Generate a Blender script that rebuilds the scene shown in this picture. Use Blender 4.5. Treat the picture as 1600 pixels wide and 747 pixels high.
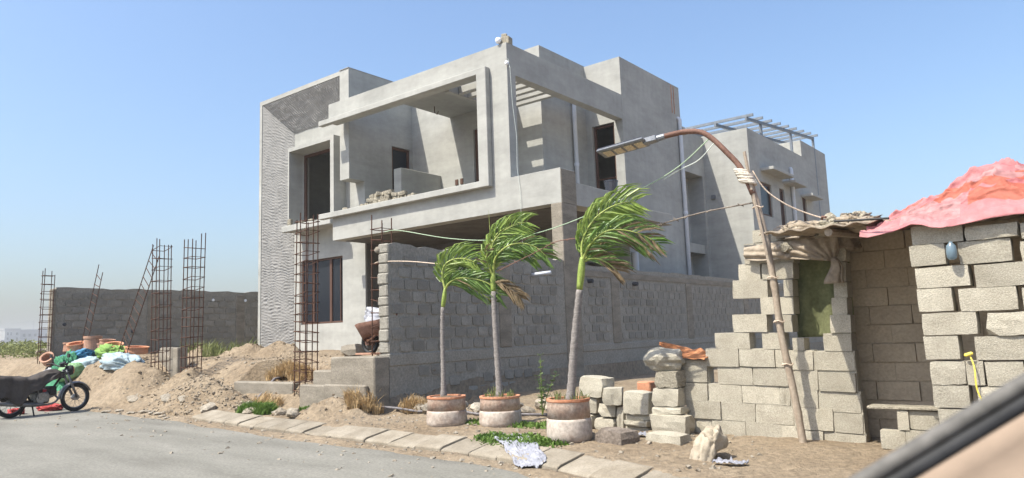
import bpy, bmesh, math, random
import numpy as np
from mathutils import Vector, Matrix, Quaternion, noise as mnoise
R = math.radians
scene = bpy.context.scene
for o in list(bpy.data.objects):
    bpy.data.objects.remove(o)
COL = scene.collection

# ---------------------------------------------------------------- camera, sky, sun, exposure
cam_d = bpy.data.cameras.new("camera")
cam = bpy.data.objects.new("camera", cam_d)
COL.objects.link(cam)
cam_d.sensor_width = 36.0
cam_d.lens = 25.69
cam_d.clip_start = 0.05
cam_d.clip_end = 5000
cam_d.dof.use_dof = True
cam_d.dof.focus_distance = 13.0
cam_d.dof.aperture_fstop = 4.5
CR, CD, CF = Vector((0.7793, 0.6257, -0.0347)), Vector((-0.1072, 0.0786, -0.9911)), Vector((-0.6174, 0.7761, 0.1286))
CF.normalize(); CR = (CR - CF * CR.dot(CF)).normalized(); CD = CF.cross(CR)
cam.matrix_world = Matrix(((CR.x, -CD.x, -CF.x, 0), (CR.y, -CD.y, -CF.y, 0), (CR.z, -CD.z, -CF.z, 1.3), (0, 0, 0, 1)))
scene.camera = cam

SUN_TRAVEL = Vector((0.24, 0.62, -1.0)).normalized()
SUN_EL = math.asin(-SUN_TRAVEL.z)
SUN_ROT = math.atan2(-SUN_TRAVEL.x, -SUN_TRAVEL.y) % (2 * math.pi)
world = bpy.data.worlds.new("World")
scene.world = world
world.use_nodes = True
nt = world.node_tree
nt.nodes.clear()
sky = nt.nodes.new("ShaderNodeTexSky")
sky.sky_type = 'NISHITA'
sky.sun_disc = False
sky.sun_elevation = SUN_EL
sky.sun_rotation = SUN_ROT
sky.air_density = 1.25
sky.dust_density = 3.6
sky.ozone_density = 6.0
bg = nt.nodes.new("ShaderNodeBackground")
bg.inputs["Strength"].default_value = 0.14
out = nt.nodes.new("ShaderNodeOutputWorld")
nt.links.new(sky.outputs[0], bg.inputs[0])
nt.links.new(bg.outputs[0], out.inputs[0])

sun_d = bpy.data.lights.new("sun", 'SUN')
sun_d.energy = 4.3
sun_d.angle = R(0.5)
sun_d.color = (1.0, 0.95, 0.83)
sun = bpy.data.objects.new("sun", sun_d)
COL.objects.link(sun)
sun.rotation_euler = (-SUN_TRAVEL).to_track_quat('Z', 'Y').to_euler()
sun.location = (0, 0, 30)

scene.view_settings.view_transform = 'Standard'
scene.view_settings.look = 'None'
scene.view_settings.gamma = 1.0
scene.view_settings.exposure = 0.82
scene.view_settings.use_curve_mapping = False

# ---------------------------------------------------------------- materials
def lin(c):
    return tuple(((v / 255) / 12.92 if v / 255 <= 0.04045 else ((v / 255 + 0.055) / 1.055) ** 2.4) for v in c)

def mat(name, c1, c2, scale=2.0, c3=None, stretch=(1, 1, 1), fine=60.0, fine_amt=0.25, bump=0.3, bump_scale=60.0, bump_dist=0.01,
        rough=0.9, metal=0.0, rnd=0.0, obj=False, trans=0.0, spec=0.3, streak=0.0):
    m = bpy.data.materials.new(name)
    m.use_nodes = True
    t = m.node_tree
    N, L = t.nodes, t.links
    b = N["Principled BSDF"]
    b.inputs["Roughness"].default_value = rough
    b.inputs["Metallic"].default_value = metal
    b.inputs["Specular IOR Level"].default_value = spec
    if obj:
        co = N.new("ShaderNodeTexCoord").outputs["Object"]
    else:
        co = N.new("ShaderNodeNewGeometry").outputs["Position"]
    mp = N.new("ShaderNodeMapping")
    mp.inputs["Scale"].default_value = stretch
    L.new(co, mp.inputs["Vector"])
    n1 = N.new("ShaderNodeTexNoise")
    n1.inputs["Scale"].default_value = scale
    n1.inputs["Detail"].default_value = 8
    n1.inputs["Roughness"].default_value = 0.6
    L.new(mp.outputs[0], n1.inputs["Vector"])
    if rnd:
        oi = N.new("ShaderNodeObjectInfo")
        vm = N.new("ShaderNodeVectorMath"); vm.operation = 'ADD'
        sc = N.new("ShaderNodeVectorMath"); sc.operation = 'SCALE'
        sc.inputs[0].default_value = (37, 91, 53)
        L.new(oi.outputs["Random"], sc.inputs["Scale"])
        L.new(mp.outputs[0], vm.inputs[0]); L.new(sc.outputs[0], vm.inputs[1])
        L.new(vm.outputs[0], n1.inputs["Vector"])
    cr = N.new("ShaderNodeValToRGB")
    e = cr.color_ramp.elements
    e[0].position = 0.32; e[0].color = (*c1, 1)
    e[1].position = 0.68; e[1].color = (*c2, 1)
    if c3:
        q = cr.color_ramp.elements.new(0.5); q.color = (*c3, 1)
    L.new(n1.outputs["Fac"], cr.inputs[0])
    col = cr.outputs[0]
    n2 = N.new("ShaderNodeTexNoise")
    n2.inputs["Scale"].default_value = fine
    n2.inputs["Detail"].default_value = 4
    L.new(co, n2.inputs["Vector"])
    mr = N.new("ShaderNodeMapRange")
    mr.inputs[1].default_value = 0.3; mr.inputs[2].default_value = 0.7
    mr.inputs[3].default_value = 1 - fine_amt; mr.inputs[4].default_value = 1 + fine_amt
    L.new(n2.outputs["Fac"], mr.inputs[0])
    fac = mr.outputs[0]
    if rnd:
        m2 = N.new("ShaderNodeMapRange")
        m2.inputs[3].default_value = 1 - rnd; m2.inputs[4].default_value = 1 + rnd
        L.new(oi.outputs["Random"], m2.inputs[0])
        mu = N.new("ShaderNodeMath"); mu.operation = 'MULTIPLY'
        L.new(fac, mu.inputs[0]); L.new(m2.outputs[0], mu.inputs[1])
        fac = mu.outputs[0]
    if streak:
        ms = N.new("ShaderNodeMapping"); ms.inputs["Scale"].default_value = (3.5, 3.5, .28)
        L.new(co, ms.inputs["Vector"])
        ns = N.new("ShaderNodeTexNoise"); ns.inputs["Scale"].default_value = 1.6; ns.inputs["Detail"].default_value = 5
        L.new(ms.outputs[0], ns.inputs["Vector"])
        mb2 = N.new("ShaderNodeMapping"); mb2.inputs["Scale"].default_value = (.7, .7, 2.2)
        L.new(co, mb2.inputs["Vector"])
        nb = N.new("ShaderNodeTexNoise"); nb.inputs["Scale"].default_value = 1.1; nb.inputs["Detail"].default_value = 6; nb.inputs["Roughness"].default_value = .7
        L.new(mb2.outputs[0], nb.inputs["Vector"])
        for nn, amt in ((ns, streak * .35), (nb, streak * 1.3)):
            m3 = N.new("ShaderNodeMapRange"); m3.inputs[1].default_value = .3; m3.inputs[2].default_value = .7
            m3.inputs[3].default_value = 1 - amt; m3.inputs[4].default_value = 1 + amt
            L.new(nn.outputs["Fac"], m3.inputs[0])
            mu3 = N.new("ShaderNodeMath"); mu3.operation = 'MULTIPLY'
            L.new(fac, mu3.inputs[0]); L.new(m3.outputs[0], mu3.inputs[1])
            fac = mu3.outputs[0]
    vs = N.new("ShaderNodeVectorMath"); vs.operation = 'SCALE'
    L.new(col, vs.inputs[0]); L.new(fac, vs.inputs["Scale"])
    L.new(vs.outputs[0], b.inputs["Base Color"])
    if bump:
        n3 = N.new("ShaderNodeTexNoise")
        n3.inputs["Scale"].default_value = bump_scale
        n3.inputs["Detail"].default_value = 6
        n3.inputs["Roughness"].default_value = 0.65
        L.new(co, n3.inputs["Vector"])
        bp = N.new("ShaderNodeBump")
        bp.inputs["Strength"].default_value = bump
        bp.inputs["Distance"].default_value = bump_dist
        L.new(n3.outputs["Fac"], bp.inputs["Height"])
        L.new(bp.outputs[0], b.inputs["Normal"])
    if trans:
        td = N.new("ShaderNodeBsdfTranslucent")
        L.new(vs.outputs[0], td.inputs[0])
        mx = N.new("ShaderNodeMixShader"); mx.inputs[0].default_value = trans
        L.new(b.outputs[0], mx.inputs[1]); L.new(td.outputs[0], mx.inputs[2])
        L.new(mx.outputs[0], N["Material Output"].inputs[0])
    return m

PLASTER = mat("plaster", (.31, .308, .286), (.368, .364, .338), 0.8, stretch=(1, 1, .7), fine=7, fine_amt=.04, streak=.115, bump=.25, bump_scale=14, bump_dist=.012)
PLASTER_ROUGH = mat("rough_plaster", (.25, .245, .235), (.33, .32, .305), 3, fine=40, fine_amt=.12, bump=.5, bump_scale=50)
CONC = mat("raw_concrete", (.175, .152, .12), (.27, .24, .195), 2.2, streak=.1, stretch=(1, 1, 3.5), fine=45, fine_amt=.18, bump=.6, bump_scale=35, bump_dist=.015)
SHADECONC = mat("bare_shade_concrete", (.085, .08, .072), (.14, .13, .115), 1.8, fine=20, fine_amt=.15, bump=.5, bump_scale=30)  # bare concrete toned darker to hold the porch's shade
MORTAR = mat("mortar", (.235, .217, .183), (.29, .272, .235), 2.5, fine=30, fine_amt=.2, bump=.8, bump_scale=28, bump_dist=.02)
WALLBLOCK = mat("grey_block", (.20, .186, .16), (.265, .25, .218), 5, fine=70, fine_amt=.2, bump=.6, bump_scale=90, rnd=.16)
HUTBLOCK = mat("pale_block", (.345, .312, .245), (.445, .41, .33), 5, fine=110, fine_amt=.24, bump=.9, bump_scale=120, bump_dist=.012, rnd=.14, c3=(.395, .36, .288))
HUTBLOCK2 = mat("weathered_block", (.24, .212, .162), (.36, .325, .255), 9, fine=60, fine_amt=.35, bump=1.0, bump_scale=60, bump_dist=.02, rnd=.12)
KERB = mat("kerb_concrete", (.19, .16, .118), (.285, .25, .198), 4, fine=50, fine_amt=.15, bump=.5, bump_scale=70, rnd=.1)
ROAD = mat("road_surface", (.14, .132, .112), (.215, .204, .176), 0.9, stretch=(.5, 1.6, 1), fine=38, fine_amt=.2, bump=.4, bump_scale=110, c3=(.18, .172, .147))
DIRT = mat("dirt", (.205, .152, .098), (.29, .228, .158), 1.1, fine=14, fine_amt=.24, bump=1.0, bump_scale=22, bump_dist=.05, c3=(.25, .193, .13))
GRAVEL = mat("gravel", (.25, .20, .145), (.33, .275, .205), 8, fine=60, fine_amt=.3, bump=1.0, bump_scale=50, bump_dist=.03, rnd=.15)
STONE = mat("stone", (.24, .20, .15), (.35, .31, .25), 5, fine=40, fine_amt=.25, bump=.9, bump_scale=40, bump_dist=.02, rnd=.2)
DARKSTONE = mat("dark_stone", (.13, .105, .085), (.24, .20, .165), 7, fine=40, fine_amt=.3, bump=.9, bump_scale=40, bump_dist=.02)
REBAR = mat("rebar", (.055, .026, .017), (.095, .045, .027), 20, bump=.3, bump_scale=200, rough=.85)
WOOD = mat("brown_frame", (.07, .036, .026), (.11, .058, .04), 9, stretch=(1, 1, .2), rough=.7, bump=.2)
DARK = mat("dark_interior", (.05, .05, .055), (.07, .07, .075), 3, rough=.9, bump=0)
PIPE = mat("pvc_pipe", (.50, .53, .58), (.58, .60, .64), 3, rough=.45, bump=0, fine_amt=.05)
STEEL = mat("galvanised_steel", (.13, .145, .165), (.20, .22, .245), 9, rough=.5, metal=.4, bump=0)
RUST = mat("rusty_pipe", (.12, .06, .042), (.20, .11, .08), 9, rough=.7, bump=.4, bump_scale=90)
BAMBOO = mat("bamboo", (.27, .21, .158), (.38, .32, .25), 6, stretch=(6, 6, .8), fine=40, fine_amt=.15, rough=.6, bump=.4)
RAG = mat("rag", (.50, .44, .36), (.62, .57, .48), 12, rough=.95, bump=.6, bump_scale=80)
LAMP = mat("lamp_housing", (.16, .17, .19), (.22, .23, .25), 6, rough=.45, bump=0, metal=.3)
LED = mat("led_cover", (.42, .34, .22), (.54, .46, .32), 30, rough=.3, bump=0)
SOLAR = mat("solar_panel", (.03, .035, .05), (.05, .055, .07), 8, rough=.2, bump=0, spec=.6)
POT = mat("whitewashed_clay", (.30, .225, .175), (.48, .42, .36), 5, fine=26, fine_amt=.2, rough=.9, bump=.6, bump_scale=60, c3=(.41, .345, .29), rnd=.1)
POTBAND = mat("worn_clay_band", (.33, .215, .16), (.47, .395, .33), 6, fine=30, fine_amt=.25, rough=.9, bump=.6, bump_scale=60, c3=(.40, .30, .235), rnd=.1)
CLAY = mat("terracotta", (.40, .165, .085), (.50, .25, .15), 6, fine=40, fine_amt=.15, rough=.85, bump=.4, rnd=.12)
CLAYPALE = mat("pale_terracotta", (.33, .17, .11), (.42, .255, .18), 6, fine=40, fine_amt=.15, rough=.85, bump=.4, rnd=.12)
SOIL = mat("soil", (.10, .07, .045), (.17, .12, .08), 12, bump=.9)
TRUNK = mat("palm_trunk", (.17, .15, .138), (.27, .245, .225), 5, stretch=(2, 2, 14), fine=50, fine_amt=.2, bump=.7, bump_scale=40)
SHAFT = mat("palm_crownshaft", (.17, .24, .045), (.30, .36, .09), 8, stretch=(6, 6, 1), rough=.5, bump=.1)
LEAF = mat("palm_leaf", (.065, .13, .024), (.165, .26, .055), 6, fine=25, fine_amt=.3, rough=.38, bump=0, trans=.22, spec=.5)
LEAFY = mat("palm_leaf_young", (.15, .23, .04), (.31, .39, .10), 6, fine=25, fine_amt=.3, rough=.4, bump=0, trans=.3, spec=.35)
LEAFDRY = mat("palm_leaf_dry", (.13, .09, .048), (.26, .195, .115), 8, fine=25, fine_amt=.3, rough=.8, bump=0, trans=.15)
RACHIS = mat("palm_rachis", (.24, .30, .06), (.38, .42, .13), 8, rough=.5, bump=0)
GRASS = mat("green_grass", (.07, .14, .02), (.15, .23, .05), 3, fine=20, fine_amt=.3, rough=.7, bump=0, trans=.25)
WEED = mat("olive_weed", (.13, .16, .055), (.24, .25, .10), 1.5, fine=20, fine_amt=.3, rough=.8, bump=0, trans=.25)
STRAW = mat("straw", (.38, .26, .125), (.52, .38, .21), 8, fine=30, fine_amt=.3, rough=.9, bump=0, trans=.15)
LEAFPLANT = mat("plant_leaf", (.16, .22, .08), (.30, .36, .17), 12, fine=30, fine_amt=.3, rough=.6, bump=0, trans=.3)
PINK = mat("pink_tarp", (.36, .115, .118), (.46, .21, .21), 4, fine=9, fine_amt=.15, rough=.6, bump=.5, bump_scale=22, bump_dist=.02, c3=(.40, .155, .158), trans=.06)
ORANGE = mat("salmon_tarp", (.40, .095, .06), (.46, .16, .11), 4, fine=12, fine_amt=.15, rough=.6, bump=.5, bump_scale=28, bump_dist=.02, trans=.2)
FADED = mat("faded_tarp", (.40, .185, .185), (.47, .27, .265), 5, stretch=(1, 1, 4), fine=18, fine_amt=.2, rough=.7, bump=.6, bump_scale=30, bump_dist=.02, trans=.2)
CANVAS = mat("tan_canvas", (.25, .20, .148), (.37, .31, .24), 5, fine=25, fine_amt=.2, rough=.95, bump=.7, bump_scale=28, bump_dist=.02)
VEILBLOCK = mat("veil_lightened_block", (.40, .325, .235), (.47, .39, .285), 2, fine=40, fine_amt=.12, bump=.6, bump_scale=40, rnd=.06)  # lightened tan, standing in for windscreen glare over the hut doorway
OLIVECLOTH = mat("olive_cloth", (.14, .15, .075), (.27, .28, .14), 4, fine=30, fine_amt=.15, rough=.95, bump=.3, bump_scale=60, trans=.3)
RUSTCLOTH = mat("rust_cloth", (.30, .115, .045), (.42, .185, .085), 7, fine=25, fine_amt=.2, rough=.95, bump=.5, bump_scale=30)
SACKBEIGE = mat("beige_sack", (.31, .26, .195), (.41, .355, .275), 8, fine=60, fine_amt=.1, rough=.8, bump=.5, bump_scale=25)
SACKBLUE = mat("pale_blue_sack", (.24, .32, .36), (.36, .43, .46), 7, fine=60, fine_amt=.1, rough=.9, bump=.5, bump_scale=20)
LITTER = mat("litter_film", (.20, .205, .235), (.34, .34, .375), 9, fine=50, fine_amt=.15, rough=.45, bump=.6, bump_scale=30)
SACKGREEN = mat("green_cloth", (.035, .16, .085), (.06, .23, .125), 6, fine=40, fine_amt=.12, rough=.8, bump=.5, bump_scale=20)
SACKPALEGREEN = mat("pale_green_sack", (.15, .28, .13), (.23, .37, .20), 6, fine=40, fine_amt=.12, rough=.8, bump=.5, bump_scale=20)
SACKLIME = mat("lime_cloth", (.13, .25, .05), (.20, .32, .09), 6, fine=40, fine_amt=.12, rough=.8, bump=.5, bump_scale=20)
SACKDEEP = mat("deep_blue_sheet", (.03, .14, .27), (.07, .24, .38), 6, fine=40, fine_amt=.12, rough=.6, bump=.5, bump_scale=20)
SACKWHITE = mat("white_plastic", (.28, .285, .32), (.40, .405, .44), 7, fine=50, fine_amt=.1, rough=.5, bump=.6, bump_scale=22)
REDCLOTH = mat("red_cloth", (.30, .035, .035), (.42, .07, .065), 6, fine=40, fine_amt=.15, rough=.8, bump=.5, bump_scale=20)
COVER = mat("dark_cover", (.035, .028, .024), (.065, .053, .045), 4, fine=30, fine_amt=.15, rough=.75, bump=.4, bump_scale=14)
BLACK = mat("black_rubber", (.012, .012, .013), (.025, .025, .026), 6, rough=.6, bump=0)
SEAL_LIT = mat("lit_seal_grey", (.10, .095, .085), (.14, .13, .118), 6, rough=.7, bump=0)  # grey that paints the light on top of the black seal
TRIM = mat("beige_trim", (.25, .185, .135), (.29, .218, .16), 4, rough=.7, bump=.2, bump_scale=400, fine_amt=.04)
CHROME = mat("bike_metal", (.13, .13, .135), (.22, .22, .225), 9, rough=.45, metal=.6, bump=0)
ENGINE = mat("engine_alloy", (.22, .215, .20), (.36, .35, .33), 14, rough=.5, metal=.5, bump=.3)
REDPAINT = mat("red_paint", (.35, .02, .03), (.42, .04, .05), 6, rough=.35, bump=0)
WIREW = mat("pale_wire", (.45, .50, .45), (.55, .58, .52), 9, rough=.6, bump=0)
WIREG = mat("green_wire", (.28, .38, .25), (.38, .47, .33), 9, rough=.6, bump=0)
WIREB = mat("barbed_wire", (.13, .11, .095), (.24, .20, .16), 9, rough=.8, bump=0)
ROPE = mat("rope", (.48, .38, .29), (.58, .48, .38), 30, rough=.9, bump=.3)
HOSE = mat("grey_hose", (.13, .12, .125), (.20, .185, .19), 8, rough=.6, bump=.2)
FARB = mat("far_building", (.24, .245, .24), (.31, .31, .30), .2, rough=.9, bump=0)
FARD = mat("far_dark_building", (.16, .165, .175), (.22, .225, .235), .2, rough=.9, bump=0)
YELLOW = mat("yellow_strap", (.62, .50, .05), (.74, .60, .12), 9, rough=.6, bump=0)
BULB = mat("bulb_daylight_white", (.78, .80, .84), (.82, .84, .87), 5, rough=.15, bump=0)

def glass_mat():
    m = bpy.data.materials.new("dark_glass")
    m.use_nodes = True
    b = m.node_tree.nodes["Principled BSDF"]
    b.inputs["Base Color"].default_value = (.018, .021, .027, 1)
    b.inputs["Roughness"].default_value = .25
    b.inputs["Specular IOR Level"].default_value = .18
    return m
GLASS = glass_mat()
def bottle_mat():
    m = bpy.data.materials.new("clear_plastic")
    m.use_nodes = True
    b = m.node_tree.nodes["Principled BSDF"]
    b.inputs["Base Color"].default_value = (.22, .31, .37, 1)
    b.inputs["Roughness"].default_value = .12
    b.inputs["Transmission Weight"].default_value = .45
    return m
BOTTLE = bottle_mat()

# ---------------------------------------------------------------- builders
ORIG = {}
class MB:
    """collects shapes in world space; part() links them as one mesh object"""
    def __init__(s):
        s.v = []; s.f = []
    def add(s, vs, fs):
        n = len(s.v)
        s.v += [tuple(p) for p in vs]
        s.f += [tuple(i + n for i in f) for f in fs]
        return s
    def box(s, x0, x1, y0, y1, z0, z1):
        return s.add([(x0, y0, z0), (x1, y0, z0), (x1, y1, z0), (x0, y1, z0), (x0, y0, z1), (x1, y0, z1), (x1, y1, z1), (x0, y1, z1)],
                     [(3, 2, 1, 0), (4, 5, 6, 7), (0, 1, 5, 4), (1, 2, 6, 5), (2, 3, 7, 6), (3, 0, 4, 7)])
    def obox(s, c, size, rot=None):
        a, b, d = size[0] / 2, size[1] / 2, size[2] / 2
        q = rot if rot is not None else Matrix.Identity(3)
        c = Vector(c)
        P = [c + q @ Vector(p) for p in ((-a, -b, -d), (a, -b, -d), (a, b, -d), (-a, b, -d), (-a, -b, d), (a, -b, d), (a, b, d), (-a, b, d))]
        return s.add(P, [(3, 2, 1, 0), (4, 5, 6, 7), (0, 1, 5, 4), (1, 2, 6, 5), (2, 3, 7, 6), (3, 0, 4, 7)])
    def tube(s, path, r, n=6, cap=True):
        path = [Vector(p) for p in path]
        if not isinstance(r, (list, tuple)):
            r = [r] * len(path)
        vs, fs = [], []
        up = Vector((0, 0, 1))
        t0 = (path[1] - path[0]).normalized()
        if abs(t0.dot(up)) > .95:
            up = Vector((1, 0, 0))
        a = t0.cross(up).normalized()
        for i, p in enumerate(path):
            t = (path[min(i + 1, len(path) - 1)] - path[max(i - 1, 0)]).normalized()
            a = (a - t * a.dot(t)).normalized()
            b = t.cross(a)
            for k in range(n):
                w = 2 * math.pi * k / n
                vs.append(p + (a * math.cos(w) + b * math.sin(w)) * r[i])
        for i in range(len(path) - 1):
            for k in range(n):
                fs.append((i * n + k, i * n + (k + 1) % n, (i + 1) * n + (k + 1) % n, (i + 1) * n + k))
        if cap:
            fs.append(tuple(range(n - 1, -1, -1)))
            fs.append(tuple((len(path) - 1) * n + k for k in range(n)))
        return s.add(vs, fs)
    def lathe(s, c, prof, n=20, axis=Vector((0, 0, 1)), jit=0.0, seed=0):
        c = Vector(c)
        q = Vector((0, 0, 1)).rotation_difference(axis.normalized())
        rg = random.Random(seed)
        vs, fs = [], []
        for (r, z) in prof:
            for k in range(n):
                w = 2 * math.pi * k / n
                rr = r * (1 + rg.uniform(-jit, jit))
                vs.append(c + q @ Vector((rr * math.cos(w), rr * math.sin(w), z)))
        for i in range(len(prof) - 1):
            for k in range(n):
                fs.append((i * n + k, i * n + (k + 1) % n, (i + 1) * n + (k + 1) % n, (i + 1) * n + k))
        fs.append(tuple(range(n - 1, -1, -1)))
        fs.append(tuple((len(prof) - 1) * n + k for k in range(n)))
        return s.add(vs, fs)
    def grid(s, fn, nu, nv):
        vs = [fn(i / nu, j / nv) for j in range(nv + 1) for i in range(nu + 1)]
        fs = [(j * (nu + 1) + i, j * (nu + 1) + i + 1, (j + 1) * (nu + 1) + i + 1, (j + 1) * (nu + 1) + i) for j in range(nv) for i in range(nu)]
        return s.add(vs, fs)

def part(name, mb, m, parent=None, smooth=False, bevel=0.0, solid=0.0, label=None):
    """link the collected shapes as one object; under a parent, its vertices become local to the parent's base"""
    o0 = ORIG.get(parent.name, Vector((0, 0, 0))) if parent else Vector((0, 0, 0))
    me = bpy.data.meshes.new(name)
    me.from_pydata([(p[0] - o0.x, p[1] - o0.y, p[2] - o0.z) for p in mb.v], [], mb.f)
    mats = m if isinstance(m, (list, tuple)) else [m]
    for k in mats:
        me.materials.append(k)
    if smooth:
        me.polygons.foreach_set("use_smooth", [True] * len(me.polygons))
    me.update()
    o = bpy.data.objects.new(name, me)
    COL.objects.link(o)
    if parent:
        o.parent = parent
    ORIG[o.name] = o0
    if bevel:
        b = o.modifiers.new("bevel", 'BEVEL'); b.width = bevel; b.segments = 1; b.limit_method = 'ANGLE'; b.angle_limit = R(40)
    if solid:
        b = o.modifiers.new("solid", 'SOLIDIFY'); b.thickness = solid
    if label:
        o["label"] = label
    return o

def tag(o, label, cat, group=None):
    o["label"] = label; o["category"] = cat
    if group: o["group"] = group
    return o
def thing(name, label, cat, loc, group=None):
    o = bpy.data.objects.new(name, None)
    o.empty_display_size = .2
    COL.objects.link(o)
    o.location = loc
    ORIG[o.name] = Vector(loc)
    return tag(o, label, cat, group)
def single(name, mb, m, label, cat, group=None, **k):
    return tag(part(name, mb, m, None, **k), label, cat, group)
def stuff(o):
    o["kind"] = "stuff"; return o
def structure(o):
    o["kind"] = "structure"; return o
def inst(name, mesh, parent, loc, rot=(0, 0, 0), scale=(1, 1, 1)):
    o = bpy.data.objects.new(name, mesh)
    COL.objects.link(o)
    if parent:
        o.parent = parent
        loc = Vector(loc) - ORIG[parent.name]
    o.location = loc; o.rotation_euler = rot; o.scale = scale
    return o

def solid(adds, subs=()):
    """exact boundary of (union of boxes) minus (union of boxes)"""
    allb = list(adds) + list(subs)
    ax = [sorted({round(b[2 * k + e], 4) for b in allb for e in (0, 1)}) for k in range(3)]
    cs = [np.array([(a[i] + a[i + 1]) / 2 for i in range(len(a) - 1)]) for a in ax]
    occ = np.zeros([len(c) for c in cs], bool)
    def m(b):
        i = [(c > b[2 * k]) & (c < b[2 * k + 1]) for k, c in enumerate(cs)]
        return i[0][:, None, None] & i[1][None, :, None] & i[2][None, None, :]
    for b in adds: occ |= m(b)
    for b in subs: occ &= ~m(b)
    pad = np.pad(occ, 1)
    mb = MB(); idx = {}
    def V(i, j, k):
        key = (i, j, k)
        if key not in idx:
            idx[key] = len(mb.v); mb.v.append((ax[0][i], ax[1][j], ax[2][k]))
        return idx[key]
    for i, j, k in zip(*np.nonzero(occ)):
        if not pad[i, j + 1, k + 1]: mb.f.append((V(i, j, k), V(i, j, k + 1), V(i, j + 1, k + 1), V(i, j + 1, k)))
        if not pad[i + 2, j + 1, k + 1]: mb.f.append((V(i + 1, j, k), V(i + 1, j + 1, k), V(i + 1, j + 1, k + 1), V(i + 1, j, k + 1)))
        if not pad[i + 1, j, k + 1]: mb.f.append((V(i, j, k), V(i + 1, j, k), V(i + 1, j, k + 1), V(i, j, k + 1)))
        if not pad[i + 1, j + 2, k + 1]: mb.f.append((V(i, j + 1, k), V(i, j + 1, k + 1), V(i + 1, j + 1, k + 1), V(i + 1, j + 1, k)))
        if not pad[i + 1, j + 1, k]: mb.f.append((V(i, j, k), V(i, j + 1, k), V(i + 1, j + 1, k), V(i + 1, j, k)))
        if not pad[i + 1, j + 1, k + 2]: mb.f.append((V(i, j, k + 1), V(i + 1, j, k + 1), V(i + 1, j + 1, k + 1), V(i, j + 1, k + 1)))
    return mb

def nz(x, y, z=0.0, s=1.0):
    return mnoise.noise(Vector((x * s, y * s, z * s)))

def block_mesh(name, seed, rough=.02, seg=(4, 2, 2), m=None, bev=.05, box=(1, 1, 1)):
    """unit concrete block with worn edges and an uneven face"""
    bm = bmesh.new()
    bmesh.ops.create_cube(bm, size=1.0)
    for axis, n in enumerate(seg):
        es = [e for e in bm.edges if abs((e.verts[0].co - e.verts[1].co).normalized()[axis]) > .9]
        if n > 1:
            bmesh.ops.subdivide_edges(bm, edges=es, cuts=n - 1, use_grid_fill=True)
    rg = random.Random(seed)
    off = Vector((rg.uniform(0, 90), rg.uniform(0, 90), rg.uniform(0, 90)))
    for v in bm.verts:
        c = v.co.copy()
        on = sum(abs(abs(c[k]) - .5) < 1e-4 for k in range(3))
        if on >= 2:
            v.co *= 1 - bev * (on - 1) * rg.uniform(.3, 1.0)
        v.co += Vector([mnoise.noise(off + c * 3.1 + Vector((k * 17.0, 0, 0))) for k in range(3)]) * rough
    me = bpy.data.meshes.new(name)
    bm.to_mesh(me); bm.free()
    if m: me.materials.append(m)
    me.polygons.foreach_set("use_smooth", [False] * len(me.polygons))
    return me

def rock_mesh(name, seed, m, sub=2, rough=.28, flat=.75):
    bm = bmesh.new()
    bmesh.ops.create_icosphere(bm, subdivisions=sub, radius=.5)
    off = Vector((seed * 7.3, seed * 3.1, seed * 5.7))
    for v in bm.verts:
        d = v.co.normalized()
        k = 1 + rough * mnoise.noise(off + d * 1.6) * 1.6 + rough * .5 * mnoise.noise(off + d * 4)
        v.co = d * .5 * k
        v.co.z *= flat
    me = bpy.data.meshes.new(name)
    bm.to_mesh(me); bm.free()
    me.materials.append(m)
    return me

# ---------------------------------------------------------------- ground
def road_z(x):
    return .011 * min(40.0, max(0.0, -3 - x))
def sstep(a, b, t):
    t = min(1.0, max(0.0, (t - a) / (b - a)))
    return t * t * (3 - 2 * t)
KX = [-60, -11.9, -11.0, -9.5, -8.0, -6.5, -5.6, -4.8, -3.9, -3.0, -2.0, 0.0, 6.0]
KY = [6.6, 6.25, 6.12, 6.02, 5.96, 5.95, 5.93, 5.84, 5.63, 5.32, 4.85, 3.6, -1.0]
def kerb_y(x):
    return float(np.interp(x, KX, KY))
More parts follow.
